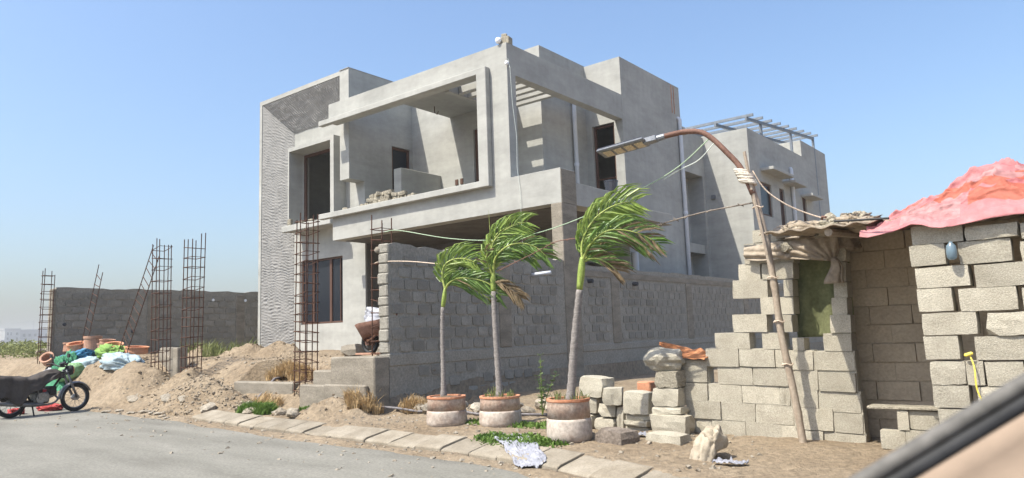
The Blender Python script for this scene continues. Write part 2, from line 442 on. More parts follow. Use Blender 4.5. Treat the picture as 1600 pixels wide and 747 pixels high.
# heaps of dug-out earth: x, y, height of the crest, half-widths, rotation
HEAPS = [(-16.3, 7.35, 1.0, 1.6, .72, 0), (-18.3, 7.75, 1.08, 1.5, .75, 0), (-14.2, 7.5, .76, 1.2, .62, 0), (-19.9, 8.1, 1.12, 1.3, .8, 0),
         (-17.6, 9.6, 1.16, 2.0, .8, 0), (-16.2, 9.9, 1.27, 1.9, .8, 0), (-14.9, 9.95, 1.22, 1.7, .8, 0), (-13.4, 9.6, 1.05, 1.1, .8, 0),
         (-8.95, 6.95, .40, .75, .45, 0), (-10.0, 8.4, 1.02, .6, .5, 0), (-8.25, 7.85, .40, .40, .5, 0), (-8.2, 9.0, .26, .32, 1.0, 0), (-12.2, 8.3, .72, .8, .45, 0)]
def ground_z(x, y):
    rz = road_z(x)
    ky = kerb_y(x)
    n = .5 * nz(x, y, 0, .9) + .3 * nz(x, y, 5, 2.3) + .2 * nz(x, y, 9, 6)
    if y < ky - .05:
        d = ky - .05 - y
        return rz - .03 + .055 * math.exp(-(d / .28) ** 2) * (1 + .9 * nz(x, y, 2, 1.7)) + .008 * n
    t = y - ky
    z = rz + .0 + .118 * sstep(.08, .42, t)
    if x < -8.5:
        # the plot behind its front line, and the open land further left
        inside = sstep(7.1 + .2 * nz(x, 0, 3, .8), 8.3, y)
        top = .95 + .06 * sstep(-12, -20, x)
        if x > -12.8:
            f = sstep(7.2, 7.62, y)
            z = z + (.22 - z) * sstep(6.6, 7.3, y) * sstep(-7.9, -8.7, x)
            z = z + (.60 - z) * f * (1 if x > -12.0 else sstep(-12.8, -12, x))
            z = z + (1.0 - z) * sstep(7.9, 9.2, y)
        else:
            z = z + (top - z) * inside
            z += .25 * sstep(-20, -24, x) * sstep(7.5, 10, y)
    else:
        z += .015 * min(t, 6)
    for (hx, hy, hz, sx, sy, rt) in HEAPS:
        u = (x - hx) / sx; v = (y - hy) / sy
        q = u * u + v * v
        if q < 6:
            h = rz * .5 + (hz - rz * .5) * math.exp(-q * .9)
            w = nz(x, y, 1.3, 1.3) * .20 + nz(x, y, 4.1, 3.3) * .12 + nz(x, y, 2.2, 7.5) * .09
            h += w * math.exp(-q * .6)
            if h > z:
                z = h
    amp = .045 if y > ky + .4 else .012
    if x < -8.5 and y > 7.3: amp = .07
    z += amp * n + (.022 * nz(x, y, 1, 9) + .012 * nz(x, y, 4, 19) if y > ky + .3 else .004 * nz(x, y, 4, 15))
    return z
def axis(lo, hi, step, far, k=1.35):
    a = list(np.arange(lo, hi + 1e-6, step))
    d = step; q = hi
    while q < far:
        d *= k; q += d; a.append(q)
    d = step; q = lo
    while q > -far:
        d *= k; q -= d; a.insert(0, q)
    return a
gx = axis(-22.5, 1.0, .085, 900)
gy = axis(4.6, 10.8, .06, 900)
mb = MB()
mb.v = [(x, y, ground_z(x, y)) for y in gy for x in gx]
W_ = len(gx)
mb.f = [(j * W_ + i, j * W_ + i + 1, (j + 1) * W_ + i + 1, (j + 1) * W_ + i) for j in range(len(gy) - 1) for i in range(W_ - 1)]
structure(part("ground", mb, DIRT, smooth=True))

mb = MB()
rx = list(np.arange(-70, -20, 2.0)) + list(np.arange(-20, 1, .25)) + list(np.arange(1, 40, 2.0))
for x in rx:
    k = kerb_y(x)
    for t in (0, .1, .3, 1, 2.5, 5, 9, 20):
        mb.v.append((x, k - .16 - t, road_z(x) - (.02 if t == 0 else 0) + .004 * nz(x, t, 0, 1.3)))
for i in range(len(rx) - 1):
    for j in range(7):
        mb.f.append((i * 8 + j, i * 8 + j + 1, (i + 1) * 8 + j + 1, (i + 1) * 8 + j))
structure(part("road", mb, ROAD, smooth=True))

# kerb of sloping precast stones
kerb = thing("kerb", "", "", (-7, 6, 0))
del kerb["label"]; del kerb["category"]
kerb["kind"] = "structure"
rg = random.Random(3)
x = -11.8
i = 0
while x < -2.2:
    w = rg.uniform(.40, .46)
    xa, xb = x + .005, x + w - .005
    mb = MB()
    dz = rg.uniform(-.012, .012); dd = rg.uniform(-.015, .015)
    P = []
    for xx in (xa, xb):
        k = kerb_y(xx) + dd; z = road_z(xx) + dz
        P += [(xx, k, z - .1), (xx, k, z + .035), (xx + .02, k + .04, z + .055), (xx + .07, k + .33, z + .118), (xx + .07, k + .39, z + .115), (xx + .08, k + .42, z - .1)]
    mb.add(P, [(0, 1, 7, 6), (1, 2, 8, 7), (2, 3, 9, 8), (3, 4, 10, 9), (4, 5, 11, 10), (5, 4, 3, 2, 1, 0), (6, 7, 8, 9, 10, 11)])
    part("kerb_stone", mb, KERB, kerb, bevel=.008)
    x += w

# ---------------------------------------------------------------- the unfinished house
house = thing("concrete_house", "unfinished grey two storey house with an open framed balcony and tall textured recess", "house", (-14, 15, 1))
wall = solid(
    [(-20.4, -15.95, 12.85, 21.2, .4, 8.97), (-15.95, -11.02, 15.3, 21.2, .4, 8.98), (-11.02, -9.82, 17.48, 21.2, .4, 8.95),
     (-19.0, -16.77, 12.95, 13.4, 4.58, 7.2)],
    [(-20.27, -16.35, 12.8, 12.95, .3, 8.84), (-20.27, -19.0, 12.95, 13.4, .3, 8.84), (-16.77, -16.35, 12.95, 13.4, .3, 8.84),
     (-19.0, -16.77, 12.95, 13.4, 7.2, 8.84), (-19.0, -16.77, 12.95, 13.4, .3, 4.58), (-16.35, -15.9, 12.8, 13.4, .3, 5.76),
     (-18.94, -16.93, 12.9, 13.45, 4.76, 7.08), (-18.90, -16.95, 13.4, 13.7, 4.76, 7.05), (-18.95, -16.95, 13.3, 13.7, 1.79, 3.72),
     (-20.15, -16.2, 13.65, 20.9, 1.1, 3.9), (-20.15, -16.2, 13.65, 20.9, 4.4, 7.6),
     (-16.3, -15.9, 14.45, 15.2, 4.9, 6.98), (-13.45, -12.5, 15.2, 15.6, 4.4, 7.14), (-15.7, -11.27, 15.55, 20.9, 4.4, 8.6),
     (-11.27, -10.07, 17.73, 20.9, 4.4, 8.6), (-10.83, -10.1, 17.4, 17.8, 4.4, 7.11),
     (-15.6, -11.4, 15.6, 20.9, 1.1, 3.9), (-11.2, -10.2, 17.2, 17.8, 1.1, 3.2)])
part("wall", wall, PLASTER, house)
# splayed, combed reveal on the left and combed soffit over the recess
def ridge(s, t, seed):
    w = s * 1.0 + .10 * mnoise.noise(Vector((t * 3, s * .9, seed))) + .12 * mnoise.noise(Vector((t * 9, s * 2, seed + 5)))
    a = .5 + .5 * math.sin(w * 2 * math.pi / .095)
    return (a ** 1.5) * (.55 + .6 * mnoise.noise(Vector((t * 4.3, s * 2.1, seed + 9))) + .25)
def reveal(u, v):
    ztop = 8.84 + (7.82 - 8.84) * u
    z = .5 + (ztop - .5) * v
    x = -20.27 + .97 * u; y = 12.87 + .53 * u
    h = .020 * ridge(z + .10 * u, u * 2, 1) if 0.02 < u < .98 else 0
    n = Vector((.53, -.97, 0)).normalized()
    return (x + n.x * h, y + n.y * h, z)
def soffit(u, v):
    xl = -20.27 + .97 * v; x = xl + (-16.35 - xl) * u
    y = 12.87 + .53 * v; z = 8.84 + (7.82 - 8.84) * v
    h = .032 * ridge(x * 1.0 + v * .35, v * 2, 4) if .02 < v < .98 and .01 < u < .99 else 0
    n = Vector((0, -1.02, -.53)).normalized()
    return (x, y + n.y * h, z + n.z * h)
part("textured_reveal", MB().grid(reveal, 34, 420), PLASTER_ROUGH, house, smooth=True)
part("textured_soffit", MB().grid(soffit, 300, 28), PLASTER_ROUGH, house, smooth=True)
# balcony parapet, corner post, roof beams and slab in one cast frame
frame = solid([(-16.08, -8.5, 12.38, 12.6, 3.98, 4.72), (-16.08, -15.96, 12.6, 12.84, 3.98, 4.72), (-15.94, -8.5, 12.6, 15.29, 3.98, 4.25), (-11.0, -8.5, 15.29, 17.47, 3.98, 4.25),
               (-8.77, -8.5, 12.38, 12.93, 3.98, 4.712), (-8.64, -8.5, 12.93, 15.1, 3.98, 4.47),
               (-10.47, -9.82, 12.38, 12.68, 4.72, 7.3), (-16.25, -9.82, 12.38, 12.68, 7.3, 7.84), (-10.07, -9.82, 12.68, 17.475, 7.13, 7.84),
               (-14.35, -12.05, 12.68, 15.29, 7.67, 7.84), (-12.05, -11.9, 12.68, 15.29, 7.25, 7.84)])
part("balcony_frame", frame, PLASTER, house, bevel=.012)
part("ledge", solid([(-16.5, -10.33, 12.22, 12.377, 4.59, 4.735), (-10.62, -10.33, 12.22, 12.377, 4.735, 7.37), (-16.5, -10.62, 12.22, 12.377, 7.23, 7.37)]), PLASTER, house, bevel=.01)
part("window_sill", solid([(-19.08, -16.72, 12.78, 12.947, 4.57, 4.755)]), PLASTER, house, bevel=.012)
part("porch_ceiling", MB().box(-15.9, -8.9, 12.7, 15.25, 3.962, 3.977), SHADECONC, house)  # thin added plates darken the porch ceiling and walls by colour
part("porch_wall", MB().box(-15.9, -11.05, 15.27, 15.297, .5, 3.96), SHADECONC, house)
part("porch_wall", MB().box(-15.947, -15.93, 13.45, 15.26, .5, 3.96), SHADECONC, house)
part("half_wall", MB().box(-15.06, -14.76, 13.7, 15.298, 4.25, 6.0), PLASTER, house, bevel=.012)
for k in range(6):
    yy = 13.02 + .35 * k
    part("pergola_bar", MB().box(-11.898, -10.072, yy, yy + .13, 7.26, 7.46), PLASTER, house, bevel=.008)
part("column", MB().box(-8.77, -8.488, 12.37, 12.935, -.05, 3.978), CONC, house, bevel=.012)
part("column_top", MB().box(-8.52, -8.487, 12.39, 12.935, 3.982, 4.70), CONC, house)
part("parapet_coping", MB().box(-16.35, -15.94, 12.83, 16.5, 8.972, 8.99), PLASTER_ROUGH, house)

def window_frame(parent, x0, x1, y, z0, z1, w=.06, d=.07, mull=(), axis='y', glass=True, rails=()):
    """timber frame set in an opening; its panes are sub-parts"""
    mb = MB()
    def bx(a0, a1, c0, c1, dd=0):
        if axis == 'y': mb.box(a0, a1, y - dd, y + d + dd, c0, c1)
        else: mb.box(y - d - dd, y + dd, a0, a1, c0, c1)
    bx(x0, x0 + w, z0, z1); bx(x1 - w, x1, z0, z1)
    bx(x0 + w, x1 - w, z0, z0 + w); bx(x0 + w, x1 - w, z1 - w, z1)
    xs = [x0 + w]
    for (m, mw) in mull:
        bx(m - mw / 2, m + mw / 2, z0 + w, z1 - w, .004); xs += [m - mw / 2, m + mw / 2]
    for rz in rails:
        bx(x0 + w, x1 - w, rz - .02, rz + .02, -.006)
    xs.append(x1 - w)
    f = part("window_frame", mb, WOOD, parent, bevel=.006)
    if glass:
        for k in range(0, len(xs), 2):
            p = MB()
            if axis == 'y': p.box(xs[k] + .001, xs[k + 1] - .001, y + d * .5, y + d * .5 + .006, z0 + w, z1 - w)
            else: p.box(y - d * .5 - .006, y - d * .5, xs[k] + .001, xs[k + 1] - .001, z0 + w, z1 - w)
            q = part("pane", p, GLASS, f)
    return f
window_frame(house, -18.895, -16.955, 13.46, 4.765, 7.045, w=.09, mull=(), glass=False)
window_frame(house, -18.945, -16.955, 13.44, 1.795, 3.715, w=.05, mull=((-18.38, .09), (-17.55, .10), (-17.1, .03)))
window_frame(house, 14.455, 15.195, -16.0, 4.92, 6.975, w=.08, axis='x')
window_frame(house, -13.445, -12.505, 15.36, 4.42, 7.135, w=.09, glass=False)
window_frame(house, -10.825, -10.105, 17.56, 4.42, 7.105, w=.07, glass=False, rails=(5.55,))
for k in range(2):
    part("socket_box", MB().box(-14.13 + .2 * k - .05, -14.13 + .2 * k + .05, 15.27, 15.297, 5.62, 5.78), WOOD, house)
def pipe(parent, x, y, z0, z1, r=.062, hook=None):
    path = [(x, y, z0), (x, y, z1 - .08)]
    if hook: path += [(x, y, z1 - .02), (x + hook[0] * .3, y + hook[1] * .3, z1 + .03), (x + hook[0], y + hook[1], z1 + .03)]
    else: path += [(x, y, z1)]
    o = part("drain_pipe", MB().tube(path, r, 10), PIPE, parent, smooth=True)
    zz = z0 + 1.6
    while zz < z1 - .3:
        part("pipe_collar", MB().tube([(x, y, zz), (x, y, zz + .09)], r + .012, 10), PIPE, o, smooth=False)
        zz += 2.9
pipe(house, -10.93, 16.75, 4.26, 8.3)
pipe(house, -9.745, 20.98, .3, 7.85, hook=(-.12, -.02))
pipe(house, -9.74, 17.62, .3, 3.4, r=.09)
for dy in (-.16, .0):
    part("conduit", MB().tube([(-9.812, 20.8 + dy, 8.9), (-9.812, 20.8 + dy, 8.0)], .012, 5), CLAY, house)
part("ceiling_hook", MB().tube([(-13.9, 14.2, 7.67), (-13.9, 14.2, 7.5), (-13.8, 14.2, 7.42), (-13.75, 14.2, 7.5)], .012, 5), REBAR, house)
part("wall_bracket", MB().box(-9.818, -9.6, 20.99, 21.15, 7.35, 7.45).box(-9.7, -9.66, 20.99, 21.15, 7.45, 7.6), PLASTER, house)

# the neighbouring rear house
rear = thing("rear_house", "grey plastered house behind the big one with small awnings over its side windows", "house", (-13, 30, 1))
part("wall", solid(
    [(-19, -11.62, 21.3, 27, .3, 8.77), (-19, -9.82, 27, 37.45, .3, 8.82), (-19, -9.82, 33.63, 37.45, 8.82, 9.58)],
    [(-12.25, -11.5, 21.2, 26.75, 1.0, 7.15), (-12.6, -12.2, 22.5, 26.4, 4.75, 7.05), (-12.6, -12.2, 22.5, 26.4, 1.2, 3.6),
     (-10.0, -9.7, 27.98, 29.24, 5.55, 6.88), (-10.0, -9.7, 30.19, 30.8, 4.6, 6.9), (-10.0, -9.7, 33.18, 33.75, 5.2, 6.9)]), PLASTER, rear)
part("floor_band", MB().box(-12.248, -11.7, 21.32, 26.74, 4.1, 4.45), PLASTER, rear)
window_frame(rear, 22.52, 26.38, -12.3, 4.77, 7.03, w=.1, mull=((24.0, .1), (25.3, .1)), axis='x', rails=(6.5,))
window_frame(rear, 22.52, 26.38, -12.3, 1.22, 3.58, w=.1, mull=((24.0, .1), (25.3, .1)), axis='x')
window_frame(rear, 27.985, 29.235, -9.88, 5.56, 6.87, w=.07, axis='x')
window_frame(rear, 30.195, 30.795, -9.88, 4.61, 6.89, w=.08, mull=((30.5, .07),), axis='x')
window_frame(rear, 33.185, 33.745, -9.88, 5.21, 6.89, w=.08, mull=((33.45, .07),), axis='x')
for (y0, y1, z) in ((28.15, 30.6, 7.42), (30.75, 32.3, 7.25), (33.0, 34.6, 6.98)):
    part("awning", MB().box(-9.818, -9.3, y0, y1, z - .12, z), PLASTER, rear, bevel=.01)
pipe(rear, -9.74, 31.7, 1.5, 7.9, r=.08, hook=(-.07, .02))
part("wall_lamp", MB().box(-11.4, -11.25, 26.93, 26.995, 6.25, 6.4), LAMP, rear)
# canopy frame of galvanised steel
can = thing("canopy_frame", "bare galvanised steel canopy frame standing on the rear house roof", "canopy frame", (-11, 31, 8.8))
def cz(y): return 9.17 + (y - 27.3) * .098
for xx in (-9.86, -12.4):
    for yy in (28.68, 32.42, 35.75):
        part("post", MB().box(xx - .05, xx + .05, yy - .05, yy + .05, 8.8 if yy < 33 else (9.55 if xx < -10 else 4.4), cz(yy) - .001), STEEL, can)
def rail(x0, x1, y0, y1, w, h, nm):
    mb = MB(); a = cz(y0); b = cz(y1)
    if abs(x0 - x1) < .01:
        mb.add([(x0 - w, y0, a), (x0 + w, y0, a), (x0 + w, y1, b), (x0 - w, y1, b), (x0 - w, y0, a + h), (x0 + w, y0, a + h), (x0 + w, y1, b + h), (x0 - w, y1, b + h)],
               [(3, 2, 1, 0), (4, 5, 6, 7), (0, 1, 5, 4), (1, 2, 6, 5), (2, 3, 7, 6), (3, 0, 4, 7)])
    else:
        mb.box(x0, x1, y0 - w, y0 + w, a + .117, a + .117 + h)
    part(nm, mb, STEEL, can)
for xx in (-9.86, -11.1, -12.4):
    rail(xx, xx, 27.1, 35.85, .04, .115, "rail")
for k in range(9):
    rail(-12.7, -9.6, 27.2 + 1.06 * k, 0, .04, .10, "purlin")

# ---------------------------------------------------------------- boundary walls of grey blocks
rg = random.Random(11)
WB = [block_mesh("wall_block_mesh%d" % k, k + 3, rough=.035, seg=(2, 1, 2), m=WALLBLOCK, bev=.09) for k in range(8)]
def jag_top(mb, x0, x1, ys, z0, ztop, amp, seed):
    """a wall core whose top edge is uneven"""
    r2 = random.Random(seed)
    vs = []
    for y in ys:
        t = ztop + r2.uniform(-amp, amp) * .6 + amp * nz(0, y, seed, 1.1)
        vs += [(x0, y, z0), (x1, y, z0), (x1, y, t), (x0, y, t + r2.uniform(-.01, .01))]
    fs = []
    for i in range(len(ys) - 1):
        a, b = i * 4, i * 4 + 4
        fs += [(a, b, b + 1, a + 1), (a + 1, b + 1, b + 2, a + 2), (a + 2, b + 2, b + 3, a + 3), (a + 3, b + 3, b, a)]
    fs += [(0, 1, 2, 3), tuple((len(ys) - 1) * 4 + k for k in (3, 2, 1, 0))]
    mb.add(vs, fs)
sidew = thing("boundary_wall", "long grey block boundary wall running back from the corner behind the potted palms", "wall", (-8.6, 14, .5))
mb = MB(); jag_top(mb, -8.72, -8.512, list(np.arange(7.6, 12.372, .16)) + [12.368], -.2, 2.76, .05, 1)
part("mortar_core", mb, MORTAR, sidew)
mb = MB(); jag_top(mb, -8.72, -8.512, [12.94] + list(np.arange(13.1, 30, .2)), -.2, 2.70, .03, 2)
part("mortar_core", mb, MORTAR, sidew)
part("plinth_beam", MB().box(-8.74, -8.497, 7.59, 12.365, .87, 1.065), MORTAR, sidew, bevel=.015)
part("plinth_beam", MB().box(-8.74, -8.495, 12.94, 30, .87, 1.02), MORTAR, sidew, bevel=.015)
part("capping", MB().box(-8.515, -8.492, 12.942, 30, 2.47, 2.60), CONC, sidew)
for yy in (10.25, 14.2, 18.0, 22.0):
    part("pilaster", MB().box(-8.6, -8.484, yy, yy + .33, 1.02 if yy > 13 else 1.067, 2.6 if yy < 12 else 2.466), CONC, sidew, bevel=.012)
far = MB()
for row in range(11):
    z = 1.165 + (row - 3) * .192 if row >= 3 else .77 - (2 - row) * .2
    if row < 3: z = .77 - .2 * (2 - row)
    L = .29
    y = 7.64 + (L / 2 if row % 2 else 0)
    while y < 27.0:
        w = L * rg.uniform(.92, 1.04)
        yc = y + w / 2
        y += w
        if 12.3 < yc + w / 2 and yc - w / 2 < 12.99: continue
        if any(a - .12 < yc < a + .45 for a in (10.25, 14.2, 18.0, 22.0)) and row >= 3: continue
        if yc > 12.9 and z + .09 > 2.46: continue
        if row < 3 and (rg.random() < .45 or yc > 12.3 or (yc < 9 and row < 2)): continue
        sc = (rg.uniform(.235, .26) if yc < 12.9 else .25, .05, rg.uniform(.15, .168))
        dz = rg.uniform(-.008, .008)
        dep = rg.uniform(-.004, .005)
        if yc < 16.3:
            inst("block", rg.choice(WB), sidew, (-8.520 + dep, yc, z + dz), (R(rg.uniform(-1.2, 1.2)), R(rg.uniform(-.6, .6)), R(90 + rg.uniform(-.8, .8))), sc)
        else:
            far.box(-8.52, -8.5 + dep, yc - .125, yc + .125, z + dz - .082, z + dz + .082)
stuff(part("block_courses", far, WALLBLOCK, sidew))
# toothed end of the wall at the corner
r2 = random.Random(5)
z = 1.07
while z < 2.75:
    h = r2.uniform(.14, .2)
    part("corner_mortar", MB().obox((-8.612 + r2.uniform(-.006, .006), 7.595 + r2.uniform(-.012, .01), z + h / 2), (.214, .05, h), Matrix.Rotation(r2.uniform(-.1, .1), 3, 'Z')), MORTAR, sidew, bevel=.02)
    z += h
single("clay_lump", MB().lathe((-8.72, 7.6, 2.62), [(.02, 0), (.055, .02), (.065, .06), (.04, .10), (.01, .11)], 9, jit=.2, seed=4), CONC, "lump of brick and mortar stuck on the corner top of the boundary wall", "brick lump", smooth=True)
single("wall_pipe", MB().tube([(-8.52, 11.28, 2.42), (-8.12, 11.36, 2.44)], .035, 10), PIPE, "short white pipe stub sticking out of the boundary wall near the column", "pipe", smooth=True)
for (yy, zz) in ((13.25, 2.36), (15.2, 2.36)):
    single("wall_peg", MB().tube([(-8.5, yy, zz), (-8.38, yy, zz)], .045, 8), DARK, "dark peg hole stub high in the boundary wall beside the third palm" if yy < 14 else "dark peg stub high in the boundary wall further back from the palms", "peg")

leftw = thing("left_boundary_wall", "dark grey block boundary wall standing left of the house behind the steel cages", "wall", (-22, 11, 1))
mb = MB(); jag_top(mb, -22.1, -21.912, list(np.arange(7.72, 16, .2)), .4, 2.97, .035, 7)
part("mortar_core", mb, MORTAR, leftw)
for yy in (10.15, 13.0):
    part("pilaster", MB().box(-22.0, -21.886, yy, yy + .3, .6, 2.86), CONC, leftw, bevel=.012)
part("wall_end", MB().box(-22.12, -21.88, 7.62, 7.715, .6, 2.93), CONC, leftw, bevel=.02)
for row in range(9):
    z = 1.17 + row * .197
    y = 7.74 + (.19 if row % 2 else 0)
    while y < 14.6:
        w = .375 * rg.uniform(.95, 1.04); yc = y + w / 2; y += w
        if any(a - .19 < yc < a + .48 for a in (10.15, 13.0)): continue
        inst("block", rg.choice(WB), leftw, (-21.918 + rg.uniform(-.004, .006), yc, z + rg.uniform(-.008, .008)), (R(rg.uniform(-1, 1)), 0, R(90)), (.345, .05, .172))
for (yy, zz) in ((12.2, 2.69), (13.32, 2.69), (7.95, 1.97), (9.75, 1.75)):
    part("hole_stub", MB().tube([(-21.91, yy, zz), (-21.868, yy, zz)], .045, 8), BULB if yy > 12 else DARK, leftw)  # solid stubs; the white ones paint daylight showing through holes

# ---------------------------------------------------------------- foundation along the plot's front line
fnd = thing("foundation_wall", "rough stepped concrete foundation along the front line of the plot beside the wall corner", "foundation", (-10, 7.5, .2))
part("foundation_block", MB().box(-9.53, -8.485, 7.28, 7.585, -.1, 1.035), CONC, fnd, bevel=.02)
part("foundation_block", MB().box(-9.60, -8.6, 7.20, 7.275, -.1, .62), CONC, fnd, bevel=.02)
part("foundation_block", MB().box(-10.12, -9.535, 7.38, 7.6, -.1, .82), CONC, fnd, bevel=.02)
part("foundation_block", MB().box(-10.32, -9.61, 7.26, 7.375, -.1, .60), CONC, fnd, bevel=.02)
part("foundation_block", MB().box(-12.55, -10.72, 7.42, 7.62, -.1, .61), CONC, fnd, bevel=.02)
part("pit_back", MB().box(-10.715, -10.325, 7.62, 7.7, -.1, .58), DARKSTONE, fnd, bevel=.01)

# ---------------------------------------------------------------- steel cages for columns to come
def cage(label, base, top, w=.27, d=.24, nb=6, step=.17, seed=0, lean=0, flat=False, group="rebar cages on the plot"):
    rg = random.Random(seed)
    base = Vector(base); top = Vector(top)
    t = thing("rebar_cage", label, "rebar cage", base, group)
    ax = (top - base); L = ax.length; ax.normalize()
    sx = Vector((1, 0, 0)); sx = (sx - ax * sx.dot(ax)).normalized(); sy = ax.cross(sx)
    spots = [(-.5, -.5), (.5, -.5), (.5, .5), (-.5, .5), (0, -.5), (0, .5)][:nb]
    if flat: d = -.03
    if flat: spots = [(-.5, 0), (.5, 0)] if nb == 2 else spots
    for (a, b) in spots:
        e = L + rg.uniform(-.12, .06)
        j = Vector((rg.uniform(-.02, .02), rg.uniform(-.02, .02), 0))
        part("bar", MB().tube([base + sx * a * w + sy * b * d, base + ax * e * .5 + sx * a * w + sy * b * d + j * .5, base + ax * e + sx * a * w + sy * b * d + j], .010, 5), REBAR, t)
    h = .12
    while h < L - .08:
        tl = rg.uniform(-.03, .03)
        q = [base + ax * (h + tl * a * 2) + sx * a * (w + .03) + sy * b * (d + .03) for a, b in ((-.5, -.5), (.5, -.5), (.5, .5), (-.5, .5))]
        if flat:
            part("stirrup", MB().tube([q[0], q[1]], .009, 5), REBAR, t)
        else:
            part("stirrup", MB().tube(q + [q[0]], .008, 5), REBAR, t)
        h += step * rg.uniform(.85, 1.15)
    return t
cage("tall rusty rebar cage standing in the foundation pit before the window", (-10.5, 7.52, .2), (-10.46, 7.52, 3.46), nb=6, seed=1, w=.30)
cage("rusty rebar cage at the end of the block wall by the wheelbarrow", (-8.80, 7.72, .95), (-8.78, 7.72, 3.2), w=.22, d=.22, nb=4, seed=2, step=.2)
cage("tall upright rebar cage beside a small concrete stub block", (-15.5, 7.5, .60), (-15.58, 7.5, 3.56), nb=6, seed=3, w=.33, step=.24)
cage("tall rebar cage right of the one with the concrete stub", (-14.25, 7.5, .55), (-14.2, 7.5, 3.51), nb=6, seed=4, w=.33, step=.2)
cage("thin rebar cage at the far end of the left block wall", (-21.78, 7.45, .95), (-21.74, 7.45, 3.4), w=.14, nb=4, seed=5, step=.2)
cage("leaning ladder like rebar frame next to the clay rings", (-20.35, 7.8, 1.0), (-19.35, 7.8, 3.3), w=.32, nb=2, seed=6, flat=True, step=.23)
cage("leaning rebar frame tipped against the tall cage with the stub", (-18.0, 7.75, 1.0), (-16.0, 7.6, 3.45), w=.36, nb=2, flat=True, seed=7, step=.22)
single("stub_block", MB().box(-15.42, -15.05, 7.62, 7.85, .5, 1.26), CONC, "small concrete stub column on the earth heap behind a rebar cage", "concrete stub", bevel=.015)
single("stub_block", MB().obox((-15.85, 7.9, 1.0), (.65, .3, .28), Matrix.Rotation(.5, 3, 'Y')), CONC, "grey mortar slab leaning on the stub column behind the rebar cage", "mortar slab", bevel=.02)

# ---------------------------------------------------------------- wheelbarrow with a white sack
wbz = 1.05
wb = thing("wheelbarrow", "rusty wheelbarrow parked by the end of the block wall", "wheelbarrow", (-9.1, 8.0, wbz))
def tray(u, v):
    w = .20 + .12 * v
    a = 2 * math.pi * u
    x = -9.13 + (.30 + .12 * v) * math.copysign(abs(math.cos(a)) ** .5, math.cos(a)); y = 8.0 + w * math.copysign(abs(math.sin(a)) ** .5, math.sin(a))
    return (x, y, wbz + .30 + .22 * v - .12 * math.cos(a) * (1 - v * .3) * -1 * .8)
part("tray", MB().grid(tray, 24, 3), RUST, wb, smooth=True, solid=.006)
part("tray_floor", MB().box(-9.36, -8.92, 7.86, 8.14, wbz + .30, wbz + .325), RUST, wb)
q = part("wheel", MB().tube([(-9.42 + .17 * math.cos(a), 8.0, wbz + .19 + .17 * math.sin(a)) for a in [k * math.pi / 9 for k in range(19)]], .035, 6), BLACK, wb, smooth=True)
part("hub", MB().tube([(-9.42, 7.93, wbz + .19), (-9.42, 8.07, wbz + .19)], .05, 8), RUST, q)
for s in (-1, 1):
    part("handle", MB().tube([(-9.42, 8 + .06 * s, wbz + .19), (-9.1, 8 + .16 * s, wbz + .30), (-8.7, 8 + .22 * s, wbz + .48), (-8.5, 8 + .24 * s, wbz + .62)], .018, 6), RUST, wb, smooth=True)
    part("leg", MB().tube([(-8.98, 8 + .16 * s, wbz + .33), (-8.92, 8 + .18 * s, wbz + .0), (-8.80, 8 + .19 * s, wbz + .42)], .014, 6), RUST, wb)

def sack(name, c, size, m, label, rot=(0, 0, 0), seed=1, group=None, wr=.16, cat="sack", n=(52, 30), pinch=.0):
    """a full, creased sack: a lumpy body that sags to a flat underside"""
    off = seed * 13.7
    q = Matrix.Rotation(rot[2], 3, 'Z') @ Matrix.Rotation(rot[1], 3, 'Y') @ Matrix.Rotation(rot[0], 3, 'X')
    c = Vector(c)
    def f(u, v):
        a = 2 * math.pi * u; b = math.pi * (v - .5)
        sg = lambda x, e: math.copysign(abs(x) ** e, x)
        d = Vector((sg(math.cos(b), .7) * sg(math.cos(a), .7), sg(math.cos(b), .7) * sg(math.sin(a), .7), sg(math.sin(b), .8)))
        p = Vector((d.x + off, d.y, d.z))
        pw = p + Vector((mnoise.noise(p * 2.1), mnoise.noise(p * 2.1 + Vector((9, 0, 0))), 0)) * .35
        k = 1 + wr * mnoise.noise(p * 1.3) + wr * .75 * (.5 - 2 * abs(mnoise.noise(pw * 2.3))) + wr * .5 * (.5 - 2 * abs(mnoise.noise(pw * 5.3))) + wr * .22 * (.5 - 2 * abs(mnoise.noise(pw * 11)))
        if pinch and d.x > .2: k2 = 1 - pinch * ((d.x - .2) / .8) ** 2
        else: k2 = 1
        r = Vector((d.x * size[0] * .5 * k, d.y * size[1] * .5 * k * k2, d.z * size[2] * .5 * k * k2))
        if r.z < -.32 * size[2]: r.z = -.32 * size[2] + (r.z + .32 * size[2]) * .25
        return c + q @ r
    return single(name, MB().grid(f, n[0], n[1]), m, label, cat, group, smooth=True)
sack("sack", (-9.12, 8.0, wbz + .56), (.62, .36, .34), SACKWHITE, "crumpled white sack heaped in the wheelbarrow", seed=3, wr=.35)
sack("sack", (-8.86, 7.98, wbz + .85), (.16, .16, .5), SACKWHITE, "white cloth strip hanging at the wall end above the wheelbarrow", seed=8, wr=.3)
single("timber_plank", MB().obox((-8.95, 7.74, 1.065), (.8, .12, .03), Matrix.Rotation(.15, 3, 'Z')), CLAYPALE, "short timber plank lying on the foundation corner under the cage", "plank", bevel=.004)
rg = random.Random(21)
